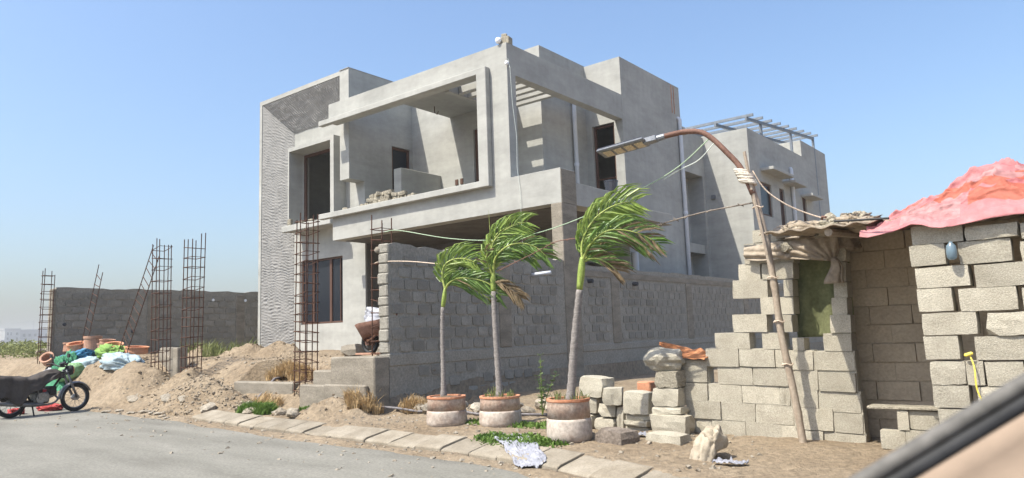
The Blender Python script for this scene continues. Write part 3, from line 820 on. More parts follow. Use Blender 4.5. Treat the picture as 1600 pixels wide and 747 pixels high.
for k, (x, y, s, lab) in enumerate([(-11.3, 9.2, .34, "grey concrete lump lying left before the ground floor window"), (-10.35, 9.1, .26, "concrete lump lying below the ground floor window near the wheelbarrow"), (-9.9, 9.0, .22, "small concrete lump just left of the wheelbarrow")]):
    o = inst("concrete_lump", block_mesh("lump_mesh%d" % k, k + 50, rough=.1, m=CONC, bev=.15), None, (x, y, ground_z(x, y) + s * .25), (rg.uniform(-.2, .2), rg.uniform(-.2, .2), rg.uniform(0, 3)), (s * 1.4, s, s * .7))
    tag(o, lab, "concrete lump")
# bricks piled on the balcony ledge
BRK = [block_mesh("loose_brick_mesh%d" % k, 70 + k, rough=.06, m=HUTBLOCK2, bev=.1) for k in range(4)]
for k in range(30):
    lay = 0 if k < 14 else (1 if k < 24 else 2)
    i = k - (0, 14, 24)[lay]
    x = -14.75 + .145 * i + .13 * lay * (1.0 if lay < 2 else .8)
    if lay == 0: x = -14.95 + .155 * i
    o = inst("brick", rg.choice(BRK), None, (x, 12.47 + rg.uniform(-.05, .07), 4.74 + .05 + lay * .105), (rg.uniform(-.15, .15), rg.uniform(-.2, .2), rg.uniform(-.5, .5)), (.17, .15, .10))
    tag(o, "loose brick piled on the balcony parapet ledge", "brick", "bricks piled on the balcony ledge")
tag(inst("brick", BRK[0], None, (-15.62, 12.46, 4.79), (0, 0, .3), (.16, .12, .1)), "single brick left of the brick pile on the parapet ledge", "brick")
for k, x in enumerate((-18.75, -18.2, -17.7, -17.2)):
    o = inst("brick", BRK[k], None, (x, 12.86, 4.755 + (.10 if k == 0 else .04)), (0, 0, rg.uniform(-.3, .3)), (.14 if k == 0 else .22, .1, .2 if k == 0 else .07))
    tag(o, "brick standing upright at the left end of the upper window sill" if k == 0 else "flat brick left lying on the sill of the upper window", "brick", None if k == 0 else "bricks on the upper window sill")
# on the roof corner: a block and a globe lamp
single("roof_block", MB().obox((-9.95, 12.53, 7.93), (.26, .2, .18), Matrix.Rotation(.2, 3, 'Z')).obox((-9.98, 12.53, 8.06), (.13, .14, .10), Matrix.Rotation(.5, 3, 'Z')), HUTBLOCK2, "small broken block sitting on the roof corner of the balcony frame", "block", bevel=.015)
single("globe_lamp", MB().lathe((-10.03, 12.36, 7.93), [(.02, -.075), (.055, -.052), (.074, 0), (.055, .052), (.015, .074)], 14), BULB, "white globe lamp clamped at the roof corner of the balcony frame", "lamp", smooth=True)
t = thing("hanging_wire", "thin white wire with a small bulb dangling down beside the corner post", "wire", (-9.7, 12.5, 7))
part("cord", MB().tube([(-9.80, 12.40, 7.45), (-9.72, 12.36, 7.2), (-9.68, 12.35, 6.4), (-9.6, 12.36, 5.6), (-9.62, 12.36, 4.9), (-9.55, 12.345, 4.4), (-9.54, 12.345, 3.5), (-9.54, 12.345, 2.9)], .005, 5), WIREW, t)
part("bulb", MB().lathe((-9.795, 12.345, 7.32), [(.015, -.04), (.04, -.02), (.045, .02), (.03, .05), (.01, .07)], 10), BULB, t, smooth=True)
single("paint_bucket", MB().lathe((-8.6, 14.6, 4.47), [(.13, 0), (.16, .26), (.17, .27), (.17, .29), (.15, .29)], 14), SOLAR, "dark bucket standing on the edge of the side balcony", "bucket", smooth=False)

# ---------------------------------------------------------------- heaps, stones and litter on the ground
gh = thing("gravel_heap", "grey cone of gravel tipped at the road edge before the rebar cages", "gravel heap", (-12.9, 7.0, .1))
def cone(u, v):
    a = 2 * math.pi * u; r = v
    x = -12.95 + (1.75 + .25 * math.sin(a * 3 + 1)) * r * math.cos(a); y = 7.05 + .72 * r * math.sin(a)
    h = .66 * (1 - r) ** .95 + road_z(x)
    h += .05 * nz(x, y, 3, 5) + .035 * nz(x, y, 8, 14)
    return (x, y, h + .0 if r < .99 else h - .25)
part("gravel_cone", MB().grid(cone, 70, 24), DIRT, gh, smooth=True)
def pebbles(name, pts, m, seed, smin, smax, parent=None):
    rg = random.Random(seed)
    mb = MB()
    for (x, y, z) in pts:
        s = smin + (smax - smin) * rg.random() ** 3
        q = Quaternion((rg.random(), rg.random(), rg.random()), rg.uniform(0, 6)).to_matrix()
        P = [q @ Vector(p) * s for p in ((-.5, -.4, -.3), (.5, -.35, -.3), (.4, .5, -.3), (-.45, .45, -.3), (-.35, -.3, .3), (.3, -.4, .25), (.45, .3, .3), (-.3, .4, .35))]
        mb.add([(x + p.x, y + p.y, z + p.z * .8) for p in P], [(3, 2, 1, 0), (4, 5, 6, 7), (0, 1, 5, 4), (1, 2, 6, 5), (2, 3, 7, 6), (3, 0, 4, 7)])
    return stuff(part(name, mb, m, parent, bevel=0))
rg = random.Random(8)
pts = []
for k in range(1500):
    a = rg.uniform(0, 6.283); r = rg.random() ** .6 * 1.02
    p = cone(a / 6.2832, min(r, .97))
    pts.append((p[0], p[1], p[2] + .004))
pebbles("gravel_stones", pts, GRAVEL, 9, .015, .07, gh)
pts = []
for k in range(3000):
    x = rg.uniform(-20.5, -8.8); y = rg.uniform(6.2, 10.6)
    if y < kerb_y(x) + .5: continue
    if nz(x, y, 3, .9) < -.05 and rg.random() < .6: continue
    pts.append((x, y, ground_z(x, y)))
tag(pebbles("dirt_clods", pts, DIRT, 10, .02, .075), "clods of earth and rubble strewn over the heaps of the plot", "clods")
pts = []
for k in range(1700):
    x = rg.uniform(-15.5, -2.5); y = kerb_y(x) + (rg.uniform(.4, 2.6) if rg.random() < .7 else rg.uniform(-.5, 0))
    if x > -8.2 and y > 7.6 and x > -5: continue
    pts.append((x, y, ground_z(x, y)))
for k in range(420):
    x = rg.uniform(-16, -2.2); y = kerb_y(x) - .15 - 1.6 * rg.random() ** 2
    pts.append((x, y, road_z(x) - .004))
tag(pebbles("loose_gravel", pts, STONE, 12, .012, .06), "small loose stones scattered over the sandy verge", "gravel")
ROCK = [rock_mesh("rock_mesh%d" % k, k + 1, STONE) for k in range(6)]
for k in range(34):
    if k < 22:
        x = rg.uniform(-8.3, -5.4); y = 7.75 + (x + 8.3) * .42 + rg.uniform(-.25, .4)
        lab = "pale stone in the row of rubble along the foot of the block wall"; g = "stones along the foot of the wall"
    else:
        x = rg.uniform(-12.6, -9.2); y = rg.uniform(6.55, 7.15); lab = "stone lying on the sand before the foundation"; g = "stones before the foundation"
    s = rg.uniform(.10, .28)
    tag(inst("rock", rg.choice(ROCK), None, (x, y, ground_z(x, y) + s * .18), (rg.uniform(-.4, .4), rg.uniform(-.4, .4), rg.uniform(0, 6)), (s * rg.uniform(1, 1.5), s, s * .9)), lab, "stone", g)
for (x, y, s, lab) in ((-13.35, 6.62, .24, "dark flat stone lying on the gravel heap, the left of two"), (-12.75, 6.62, .2, "dark flat stone lying on the gravel heap, the right of two"), (-14.9, 6.7, .22, "dark stone at the foot of the earth bank left of the gravel heap")):
    tag(inst("rock", ROCK[1], None, (x, y, max(ground_z(x, y), cone(0, 0)[2] * 0 + .34 if x > -14 else 0) + .02), (.3, .35, .2), (s * 1.5, s, s * .5)), lab, "stone")
for k in range(9):
    x = -14.3 + k * .27 + rg.uniform(-.1, .1); y = kerb_y(x) - .25 + rg.uniform(-.1, .12)
    s = rg.uniform(.06, .14)
    tag(inst("rock", ROCK[k % 6], None, (x, y, ground_z(x, y) + s * .15), (0, 0, rg.uniform(0, 6)), (s * 1.7, s, s * .6)), "small broken stone at the road edge left of the kerb", "stone", "stones at the road edge")
tag(inst("rock", ROCK[2], None, (-25.2, 8.6, 1.25), (0, 0, 1), (.45, .4, .35)), "grey boulder on the open ground at the far left", "boulder")

def tuft(mb, c, n, h, r, rg, lean=(0, 0), w=.012):
    for _ in range(n):
        a = rg.uniform(0, 6.283); q = r * math.sqrt(rg.random())
        b = Vector((c[0] + q * math.cos(a), c[1] + q * math.sin(a), c[2] if len(c) > 2 else ground_z(c[0] + q * math.cos(a), c[1] + q * math.sin(a)) - .01))
        hh = h * rg.uniform(.5, 1.1) * (1 - .5 * (q / r) ** 2)
        d = Vector((rg.uniform(-.5, .5) + lean[0], rg.uniform(-.5, .5) + lean[1], 0)) * hh
        s = Vector((math.sin(a * 3 + 1), math.cos(a * 3 + 1), 0)) * w
        m = b + d * .35 + Vector((0, 0, hh * .6)); t = b + d + Vector((0, 0, hh * rg.uniform(.7, 1.0)))
        mb.add([b - s, b + s, m + s * .8, m - s * .8, t], [(0, 1, 2, 3), (3, 2, 4)])
def grass_patch(name, spots, m, label, cat, seed, h, n, r, w=.012, lean=(.2, .1)):
    rg = random.Random(seed); mb = MB()
    for s in spots: tuft(mb, s, n, h, r, rg, lean, w)
    return stuff(tag(part(name, mb, m), label, cat))
grass_patch("green_grass", [(-10.75 + .17 * k, 6.6 + .05 * (k % 3)) for k in range(4)], GRASS, "lush green grass clump behind the kerb before the foundation", "grass", 1, .24, 480, .17, w=.008)
grass_patch("green_grass", [(-9.85, 7.0), (-9.7, 7.05)], GRASS, "small green tuft in the sand before the foundation pit", "grass", 2, .13, 120, .14)
grass_patch("ground_creeper", [(-5.3 + .16 * k, 6.28 + .12 * math.sin(k * 2.1)) for k in range(5)] + [(-5.1, 6.5), (-5.45, 6.35)], GRASS, "dark green creeping weed behind the kerb between the pots", "weed", 3, .10, 260, .22, w=.016, lean=(0, 0))
grass_patch("ground_creeper", [(-5.75, 7.25), (-5.5, 7.4), (-5.2, 7.35), (-6.35, 7.2)], GRASS, "green weed patch on the ground behind the middle and right pots", "weed", 4, .09, 200, .2, w=.014, lean=(0, 0))
grass_patch("dry_straw", [(-12.0 + .17 * k, 8.05 + .06 * (k % 2), .60 + .10 * math.sin(k * .8)) for k in range(6)], STRAW, "mound of dry straw behind the foundation left of the cage", "straw", 5, .34, 420, .26, w=.008, lean=(.1, -.25))
grass_patch("dry_straw", [(-8.72, 7.2), (-8.55, 7.25), (-8.62, 7.1)], STRAW, "tuft of dry straw in front of the wall corner", "straw", 6, .36, 420, .2, w=.007, lean=(0, -.2))
grass_patch("dry_straw", [(-8.05, 7.75), (-7.9, 7.85), (-8.15, 7.7)], STRAW, "flattened dry straw at the wall foot right of the corner tuft", "straw", 7, .25, 260, .2, w=.007, lean=(.3, -.2))
grass_patch("dry_straw", [(-10.95, 7.15), (-11.2, 7.1), (-11.4, 7.2)], STRAW, "dry weeds growing against the left foundation block", "straw", 8, .25, 200, .2, w=.008)
grass_patch("wall_weeds", [(-18.9 + .3 * k, 9.9 + .5 * math.sin(k * 3.0), .95) for k in range(8)], WEED, "green weeds growing along the foot of the left block wall", "weeds", 9, .6, 90, .25, w=.012)
rg2 = random.Random(77)
def scrub(name, spots, label, seed, leaf, n):
    rg = random.Random(seed); mb = MB()
    for (x, y, z, r, h) in spots:
        for _ in range(n):
            d = Vector((rg.gauss(0, 1), rg.gauss(0, 1), rg.gauss(0, 1))).normalized() * rg.random() ** .4
            lump = 1 + .45 * mnoise.noise(d * 2.2 + Vector((x, y, 0)))
            p = Vector((x + d.x * r * lump, y + d.y * r * lump, z + h * .42 + d.z * h * .55 * lump))
            a = Vector((rg.uniform(-1, 1), rg.uniform(-1, 1), rg.uniform(-.2, 1))).normalized()
            b = a.cross(Vector((rg.uniform(-1, 1), rg.uniform(-1, 1), rg.uniform(-1, 1)))).normalized()
            s = leaf * rg.uniform(.6, 1.4)
            mb.add([p - b * s * .3, p + a * s * .6 - b * s * .15, p + a * s, p + b * s * .3], [(0, 1, 2, 3)])
    return stuff(tag(part(name, mb, WEED), label, "scrub"))
scrub("wild_scrub", [(rg2.uniform(-40, -22.6), rg2.uniform(8.6, 16), .95, rg2.uniform(.4, .9), rg2.uniform(.35, .75)) for k in range(110)], "field of olive green scrub left of the block wall", 10, .085, 420)
scrub("far_scrub", [(rg2.uniform(-110, -40), rg2.uniform(10, 44), .9, rg2.uniform(1.0, 2.2), rg2.uniform(.7, 1.5)) for k in range(130)], "belt of distant scrub before the far buildings", 11, .22, 220)

# flat irrigation hose, two stretches
def ribbon(name, path, w, m, label, cat):
    path = [Vector((x, y, ground_z(x, y) + dz)) for (x, y, dz) in path]
    return single(name, MB().tube(path, [w * (1 if i % 2 else .9) for i in range(len(path))], 6), m, label, cat, smooth=True)
ribbon("hose", [(-11.9, 8.2, .02), (-11.75, 7.75, .06), (-11.6, 7.3, .05), (-11.3, 6.95, .05), (-11.0, 6.72, .04), (-10.7, 6.6, .04), (-10.3, 6.75, .03), (-9.9, 6.72, .03)], .024, HOSE, "grey flattened hose running down the earth bank to the kerb grass", "hose")
ribbon("hose", [(-9.4, 7.0, .03), (-9.0, 7.1, .03), (-8.6, 7.3, .04), (-8.2, 7.45, .03), (-7.9, 7.6, .04), (-7.4, 7.8, .03), (-6.9, 7.75, .03), (-6.3, 7.9, .03), (-5.6, 8.3, .03)], .02, HOSE, "grey hose lying on the sand along the block wall", "hose")

# ---------------------------------------------------------------- potted palms bent by the wind
WIND = Vector((.782, .623, 0)); SIDE = Vector((.617, -.776, 0))
def catmull(P, n):
    P = [Vector(p) for p in P]
    Q = [P[0] * 2 - P[1]] + P + [P[-1] * 2 - P[-2]]
    out = []
    m = len(P) - 1
    for i in range(n + 1):
        t = i / n * m
        k = min(int(t), m - 1); t -= k
        a, b, c, d = Q[k], Q[k + 1], Q[k + 2], Q[k + 3]
        out.append(.5 * ((2 * b) + (c - a) * t + (2 * a - 5 * b + 4 * c - d) * t * t + (3 * b - a - 3 * c + d) * t ** 3))
    return out
def frond(par, crown, pts, seed, L, m, n=30, w=.0135, start=.08, droop=.25, wind=1.25, up=.8, tilt=0.0, tipdry=0.0):
    rg = random.Random(seed)
    crown = Vector(crown)
    path = catmull([crown + WIND * a + SIDE * b + Vector((0, 0, c)) for a, b, c in pts], 24)
    rach = part("frond", MB().tube(path, [.014 * (1 - .8 * i / 24) + .002 for i in range(25)], 5), RACHIS if m is not LEAFDRY else LEAFDRY, par, smooth=True)
    lf, dry = MB(), MB()
    n = int(n * .72)
    for k in range(n):
        for sg in (-1, 1):
            t = start + (1 - start) * (k + rg.uniform(.1, .9)) / n
            i = min(int(t * 24), 23)
            p = path[i].lerp(path[i + 1], t * 24 - i)
            T = (path[i + 1] - path[i]).normalized()
            lat = (SIDE + Vector((rg.uniform(-.25, .25), rg.uniform(-.25, .25), rg.uniform(-.25, .25) + tilt))).normalized()
            S = lat.cross(T).normalized()
            if S.z < 0: S = -S
            prof = .55 + .45 * math.sin(min(1, t * 1.25) * math.pi * .62) if t < .7 else 1.0 - 1.7 * (t - .7)
            l = L * prof * rg.uniform(.82, 1.1)
            d0 = (T * .72 + S * sg * up * .78 + lat * rg.uniform(-.28, .28)).normalized()
            d1 = (WIND * wind * .42 + d0 * .95 + Vector((0, 0, -droop * (.9 if sg < 0 else .35))) + SIDE * rg.uniform(-.14, .14)).normalized()
            d2 = (WIND * wind * .6 + d1 * .8 + Vector((0, 0, -droop * 1.5 * rg.uniform(.5, 1.3)))).normalized()
            l *= 1.22; q1 = p + d0 * l * .24; q2 = q1 + d1 * l * .40; q3 = q2 + d2 * l * .36
            wv = (d1.cross(lat) * rg.uniform(.75, 1) + lat * rg.uniform(-.6, .6)).normalized()
            ww = w * rg.uniform(.75, 1.15)
            fold = lat * ww * .5 * (1 if rg.random() < .5 else -1)
            tgt = dry if (rg.random() < tipdry * t * 1.6) else lf
            tgt.add([p - wv * ww * .35, p + wv * ww * .35, q1 - wv * ww, q1 + wv * ww, q2 - wv * ww * .85, q2 + wv * ww * .85, q3, q1 + fold, q2 + fold],
                    [(0, 1, 7), (0, 7, 2), (1, 3, 7), (2, 7, 8, 4), (7, 3, 5, 8), (4, 8, 6), (8, 5, 6)])
    stuff(part("leaflets", lf, m, rach))
    if dry.f: stuff(part("dry_leaflets", dry, LEAFDRY, rach))
def potted_palm(label, pc, gz, r, h, trunk, shaft, crown, tr, seed):
    t = thing("potted_palm", label, "potted palm", (pc[0], pc[1], gz), "palms in pots along the kerb")
    prof = [(r * .78, 0), (r * .86, .012), (r * .98, .05), (r * 1.01, h * .22), (r * .985, h * .5), (r * .96, h * .56)]
    c = (pc[0], pc[1], gz)
    pot = part("pot", MB().lathe(c, prof, 30, jit=.006, seed=seed), POT, t, smooth=True)
    part("pot_band", MB().lathe((c[0], c[1], gz + h * .56 + .001), [(r * .957, 0), (r * .93, h * .30), (r * .935, h * .37), (r * .955, h * .39)], 30, jit=.006, seed=seed + 1), POTBAND, pot, smooth=True)
    part("rim", MB().lathe((c[0], c[1], gz + h * .951), [(r * .80, -.05), (r * .965, -.002), (r * .965, h * .045), (r * .94, h * .05), (r * .84, h * .045), (r * .82, -.035), (r * .5, -.036)], 30, jit=.004, seed=seed + 2), CLAY, pot, smooth=False)
    part("soil", MB().lathe((c[0], c[1], gz + h * .90), [(r * .80, 0), (r * .8, .012), (r * .4, .03), (.01, .045)], 18, jit=.05, seed=seed + 3), SOIL, t)
    tp = catmull(trunk, 22)
    rr = [tr[0] + (tr[1] - tr[0]) * (i / 22) ** .7 + (.006 if i % 2 else 0) + (.010 * (1 - i / 3) if i < 3 else 0) for i in range(23)]
    part("trunk", MB().tube(tp, rr, 10), TRUNK, t, smooth=True)
    sp = catmull([trunk[-1]] + shaft + [crown], 8)
    part("crownshaft", MB().tube(sp, [tr[1] * .98 + .012 * math.sin(i / 8 * 3.1) - .008 * (i / 8) for i in range(9)], 9), SHAFT, t, smooth=True)
    return t
C1 = (-6.68, 6.95, 1.93); g1 = .135
p1 = potted_palm("smallest potted palm with its crown blown right, leftmost of the three in whitewashed pots", (-6.72, 6.97), g1, .262, .40,
                 [(-6.77, 6.97, .50), (-6.765, 6.97, .95), (-6.755, 6.96, 1.35), (-6.73, 6.95, 1.68)], [(-6.70, 6.95, 1.8)], C1, (.033, .024), 1)
frond(p1, C1, [(0, 0, -.03), (-.03, 0, .16), (0, .02, .29), (.10, .03, .36), (.25, .04, .37), (.42, .05, .31)], 11, .36, LEAFY, n=34, up=.9)
frond(p1, C1, [(0, 0, -.03), (-.04, -.06, .20), (.03, -.1, .33), (.18, -.14, .40), (.38, -.16, .36)], 12, .34, LEAF, n=28, up=.9)
frond(p1, C1, [(0, 0, -.03), (.06, .06, .06), (.2, .12, .11), (.40, .15, .09), (.58, .16, .02), (.74, .17, -.14)], 13, .34, LEAF, n=34, droop=.5, up=.6, tipdry=.12)
frond(p1, C1, [(0, 0, -.03), (.05, -.08, .1), (.18, -.16, .2), (.38, -.22, .18), (.60, -.25, .04)], 14, .36, LEAF, n=28, droop=.45, up=.7)
frond(p1, C1, [(0, 0, -.03), (.05, .0, .04), (.16, .02, .05), (.36, .04, -.02), (.62, .05, -.2)], 15, .26, LEAF, n=24, droop=.5, up=.5, tipdry=.3)
C2 = (-6.06, 7.21, 2.11); g2 = .135
p2 = potted_palm("middle potted palm of the three with brown dead fronds below a windblown crown", (-6.03, 7.22), g2, .268, .40,
                 [(-6.03, 7.22, .50), (-6.045, 7.215, .95), (-6.06, 7.21, 1.4), (-6.07, 7.21, 1.85)], [(-6.07, 7.21, 1.98)], C2, (.040, .031), 5)
frond(p2, C2, [(0, 0, -.06), (-.02, 0, .1), (-.02, .02, .27), (.03, .03, .40), (.13, .05, .50), (.28, .06, .575), (.46, .06, .62)], 21, .34, LEAFY, n=36, up=.85)
frond(p2, C2, [(0, 0, -.06), (-.04, -.05, .16), (-.02, -.1, .36), (.08, -.12, .52), (.24, -.14, .60), (.40, -.14, .66)], 22, .30, LEAF, n=30, up=.9)
frond(p2, C2, [(0, 0, -.06), (.03, .08, .16), (.19, .14, .30), (.37, .18, .33), (.55, .2, .27), (.70, .2, .13)], 23, .33, LEAF, n=34, droop=.5, up=.6, tipdry=.12)
frond(p2, C2, [(0, 0, -.06), (.03, -.06, .12), (.16, -.14, .24), (.36, -.2, .26), (.58, -.22, .14)], 24, .3, LEAF, n=26, droop=.5, up=.6)
frond(p2, C2, [(0, 0, -.10), (-.05, .03, .06), (-.09, .05, .16), (-.06, .05, .26)], 25, .26, LEAFY, n=16, up=.8, tipdry=.35)
frond(p2, C2, [(0, 0, -.14), (.08, .03, -.16), (.2, .05, -.24), (.34, .06, -.36)], 26, .26, LEAFDRY, n=20, droop=.7, up=.5, wind=.7)
part("spear_leaf", MB().tube([Vector(C2), Vector(C2) + WIND * -.02 + Vector((0, 0, .36)), Vector(C2) + WIND * -.04 + Vector((0, 0, .80))], [.012, .008, .001], 5), RACHIS, p2)
C3 = (-4.33, 6.66, 2.10); g3 = .12
p3 = potted_palm("tallest potted palm with a thick curved trunk, rightmost of the three beside the rubble wall", (-4.60, 6.66), g3, .245, .47,
                 [(-4.57, 6.66, .55), (-4.53, 6.66, .85), (-4.49, 6.66, 1.15), (-4.43, 6.66, 1.5), (-4.385, 6.66, 1.75)], [(-4.35, 6.66, 1.95)], C3, (.049, .034), 9)
frond(p3, C3, [(0, 0, -.05), (0, 0, .13), (.05, .03, .27), (.15, .05, .41), (.29, .06, .51), (.45, .07, .57), (.6, .07, .58)], 31, .38, LEAFY, n=42, up=.85)
frond(p3, C3, [(0, 0, -.05), (.02, -.06, .16), (.10, -.12, .34), (.25, -.16, .48), (.45, -.18, .52)], 32, .36, LEAF, n=32, up=.8)
frond(p3, C3, [(0, 0, -.05), (.05, .08, .08), (.16, .14, .20), (.29, .18, .26), (.45, .2, .25), (.62, .2, .20), (.79, .2, .10)], 33, .34, LEAF, n=40, droop=.45, up=.6, tipdry=.25)
frond(p3, C3, [(0, 0, -.05), (.06, -.06, .12), (.2, -.14, .26), (.4, -.2, .30), (.62, -.22, .20), (.80, -.22, .06)], 34, .33, LEAF, n=32, droop=.45, up=.6, tipdry=.28)
frond(p3, C3, [(0, 0, -.05), (.13, .02, -.02), (.25, .04, -.07), (.36, .05, -.16)], 35, .28, LEAF, n=24, droop=.5, up=.5, tipdry=.8)
frond(p3, C3, [(0, 0, -.05), (.1, -.05, .04), (.22, -.08, .06), (.38, -.1, .0)], 36, .28, LEAF, n=22, droop=.4, up=.55, tipdry=.2)
for (c, zz, sd, lab) in (((-6.03, 7.22), .52, 41, "small weeds sprouting in the middle palm pot"), ((-4.60, 6.66), .56, 42, "dry weeds and sprouts in the right palm pot")):
    grass_patch("pot_weeds", [(c[0] + dx, c[1] + dy, zz) for dx, dy in ((-.1, -.08), (.12, -.06), (-.14, .05), (.15, .06))], WEED, lab, "weeds", sd, .17, 16, .06, w=.006, lean=(0, 0))
# young plant by the wall
pl = thing("sapling", "small leafy sapling growing at the foot of the wall between the middle and right palms", "sapling", (-5.95, 8.0, .2))
st = MB(); lfs = MB(); rg = random.Random(5)
for (a, b, h) in ((0, 0, .78), (.16, .05, .55), (-.06, .02, .5), (.07, -.05, .36)):
    q = catmull([(-5.95, 8.0, .22), (-5.95 + a * .5, 8 + b, .22 + h * .55), (-5.95 + a * 1.3, 8 + b * 1.5, .22 + h)], 8)
    st.tube(q, [.009 - .0008 * i for i in range(9)], 5)
    for i in range(2, 9):
        for _ in range(5):
            an = rg.uniform(0, 6.28); d = Vector((math.cos(an), math.sin(an), rg.uniform(-.1, .6))).normalized()
            s = rg.uniform(.055, .095); wv = d.cross(Vector((0, 0, 1))).normalized() * s * .38
            b0 = q[i]
            lfs.add([b0, b0 + d * s * .5 + wv, b0 + d * s, b0 + d * s * .5 - wv], [(0, 1, 2, 3)])
part("stem", st, SHAFT, pl); part("leaves", lfs, LEAFPLANT, pl)

# ---------------------------------------------------------------- the block hut and its dry-laid walls
LB = [(-2.735, 2.233, 0.136, 0.135), (-2.521, 2.219, 0.17, 0.126), (-2.333, 2.208, 0.178, 0.131), (-2.771, 2.053, 0.272, 0.216), (-2.507, 2.031, 0.228, 0.205), (-2.869, 1.86, 0.234, 0.183), (-2.569, 1.849, 0.322, 0.165), (-2.877, 1.684, 0.372, 0.196), (-2.474, 1.668, 0.09, 0.17), (-2.689, 1.498, 0.166, 0.179), (-2.515, 1.49, 0.155, 0.176), (-2.902, 1.324, 0.364, 0.187), (-2.537, 1.308, 0.155, 0.175), (-3.108, 1.144, 0.382, 0.169), (-2.676, 1.132, 0.224, 0.17), (-2.42, 1.094, 0.114, 0.128), (-2.046, 1.106, 0.261, 0.174), (-3.232, 0.966, 0.367, 0.191), (-2.856, 0.96, 0.373, 0.178), (-2.605, 0.952, 0.117, 0.175), (-2.415, 0.932, 0.252, 0.185), (-2.096, 0.924, 0.376, 0.18), (-3.593, 0.822, 0.349, 0.237), (-3.108, 0.773, 0.38, 0.181), (-2.733, 0.767, 0.357, 0.182), (-2.403, 0.741, 0.282, 0.196), (-2.08, 0.724, 0.344, 0.184), (-3.609, 0.602, 0.364, 0.187), (-3.236, 0.587, 0.372, 0.189), (-2.852, 0.579, 0.383, 0.176), (-2.6, 0.569, 0.11, 0.179), (-2.409, 0.555, 0.263, 0.176), (-2.077, 0.531, 0.384, 0.19), (-3.489, 0.41, 0.386, 0.192), (-3.105, 0.397, 0.37, 0.186), (-2.722, 0.386, 0.387, 0.193), (-2.335, 0.358, 0.369, 0.211), (-2.011, 0.333, 0.262, 0.187), (-3.543, 0.2, 0.261, 0.212), (-3.222, 0.203, 0.369, 0.193), (-2.846, 0.197, 0.374, 0.2), (-2.547, 0.179, 0.216, 0.202), (-2.347, 0.148, 0.178, 0.198), (-2.061, 0.141, 0.374, 0.181), (-3.565, 0.018, 0.366, 0.123), (-3.195, 0.043, 0.359, 0.119), (-2.879, 0.047, 0.261, 0.097), (-2.599, 0.019, 0.281, 0.139), (-1.963, 1.969, 0.143, 0.151), (-1.976, 1.792, 0.136, 0.188), (-1.973, 1.616, 0.124, 0.15), (-1.996, 1.457, 0.142, 0.168), (-2.0, 1.285, 0.189, 0.174), (-2.086, 2.09, 0.122, 0.051), (-2.201, 2.089, 0.105, 0.052)]
RB = [(-0.914, 1.945, 0.34, 0.146), (-0.567, 1.923, 0.34, 0.107), (-0.256, 1.905, 0.258, 0.115), (-0.993, 1.788, 0.238, 0.161), (-0.62, 1.781, 0.33, 0.168), (-0.253, 1.756, 0.295, 0.156), (-0.91, 1.615, 0.354, 0.156), (-0.529, 1.601, 0.33, 0.168), (-0.21, 1.583, 0.286, 0.161), (-0.974, 1.444, 0.231, 0.174), (-0.635, 1.432, 0.358, 0.168), (-0.263, 1.418, 0.319, 0.164), (-0.896, 1.264, 0.356, 0.165), (-0.488, 1.248, 0.334, 0.167), (-0.161, 1.242, 0.299, 0.16), (-0.963, 1.084, 0.228, 0.172), (-0.582, 1.075, 0.329, 0.17), (-0.264, 1.073, 0.286, 0.158), (-0.94, 0.896, 0.24, 0.179), (-0.766, 0.897, 0.109, 0.175), (-0.583, 0.892, 0.233, 0.172), (-0.348, 0.896, 0.226, 0.16), (-0.935, 0.725, 0.233, 0.163), (-0.628, 0.72, 0.287, 0.158), (-0.882, 0.544, 0.297, 0.175), (-0.583, 0.555, 0.277, 0.163), (-0.917, 0.368, 0.236, 0.161), (-0.656, 0.385, 0.275, 0.156)]
TB = [(-1.465, 0.423, 0.09, 0.169), (-1.303, 0.425, 0.226, 0.161), (-1.328, 0.26, 0.256, 0.157), (-1.561, 0.246, 0.2, 0.161)]
RU = [(-4.805, 0.641, 0.404, 0.239), (-4.537, 0.539, 0.198, 0.197), (-4.219, 0.473, 0.362, 0.256), (-4.888, 0.422, 0.262, 0.179), (-4.62, 0.372, 0.244, 0.146), (-4.657, 0.214, 0.297, 0.139), (-4.444, 0.303, 0.102, 0.252), (-4.225, 0.313, 0.353, 0.064), (-4.23, 0.242, 0.353, 0.064), (-4.246, 0.128, 0.386, 0.148), (-4.921, 0.231, 0.218, 0.186)]
CO = [(-3.807, 0.745, 0.278, 0.18), (-3.833, 0.548, 0.317, 0.2), (-3.824, 0.404, 0.37, 0.076), (-3.785, 0.269, 0.451, 0.198)]
HB = [block_mesh("hut_block_mesh%d" % k, k + 20, rough=.014, seg=(5, 2, 3), m=HUTBLOCK, bev=.022) for k in range(8)]
HB2 = [block_mesh("old_block_mesh%d" % k, k + 40, rough=.05, seg=(5, 3, 3), m=HUTBLOCK2, bev=.07) for k in range(5)]
HBW = [block_mesh("worn_block_mesh%d" % k, k + 60, rough=.06, seg=(5, 3, 3), m=HUTBLOCK, bev=.08) for k in range(5)]
MB_ = [block_mesh("veil_block_mesh%d" % k, k + 80, rough=.02, seg=(4, 2, 2), m=VEILBLOCK, bev=.02) for k in range(4)]
hut = thing("block_hut", "low roadside hut of pale concrete blocks with gaps in its walls and a doorway", "hut", (-1.5, 7.5, 0))
rg = random.Random(31)
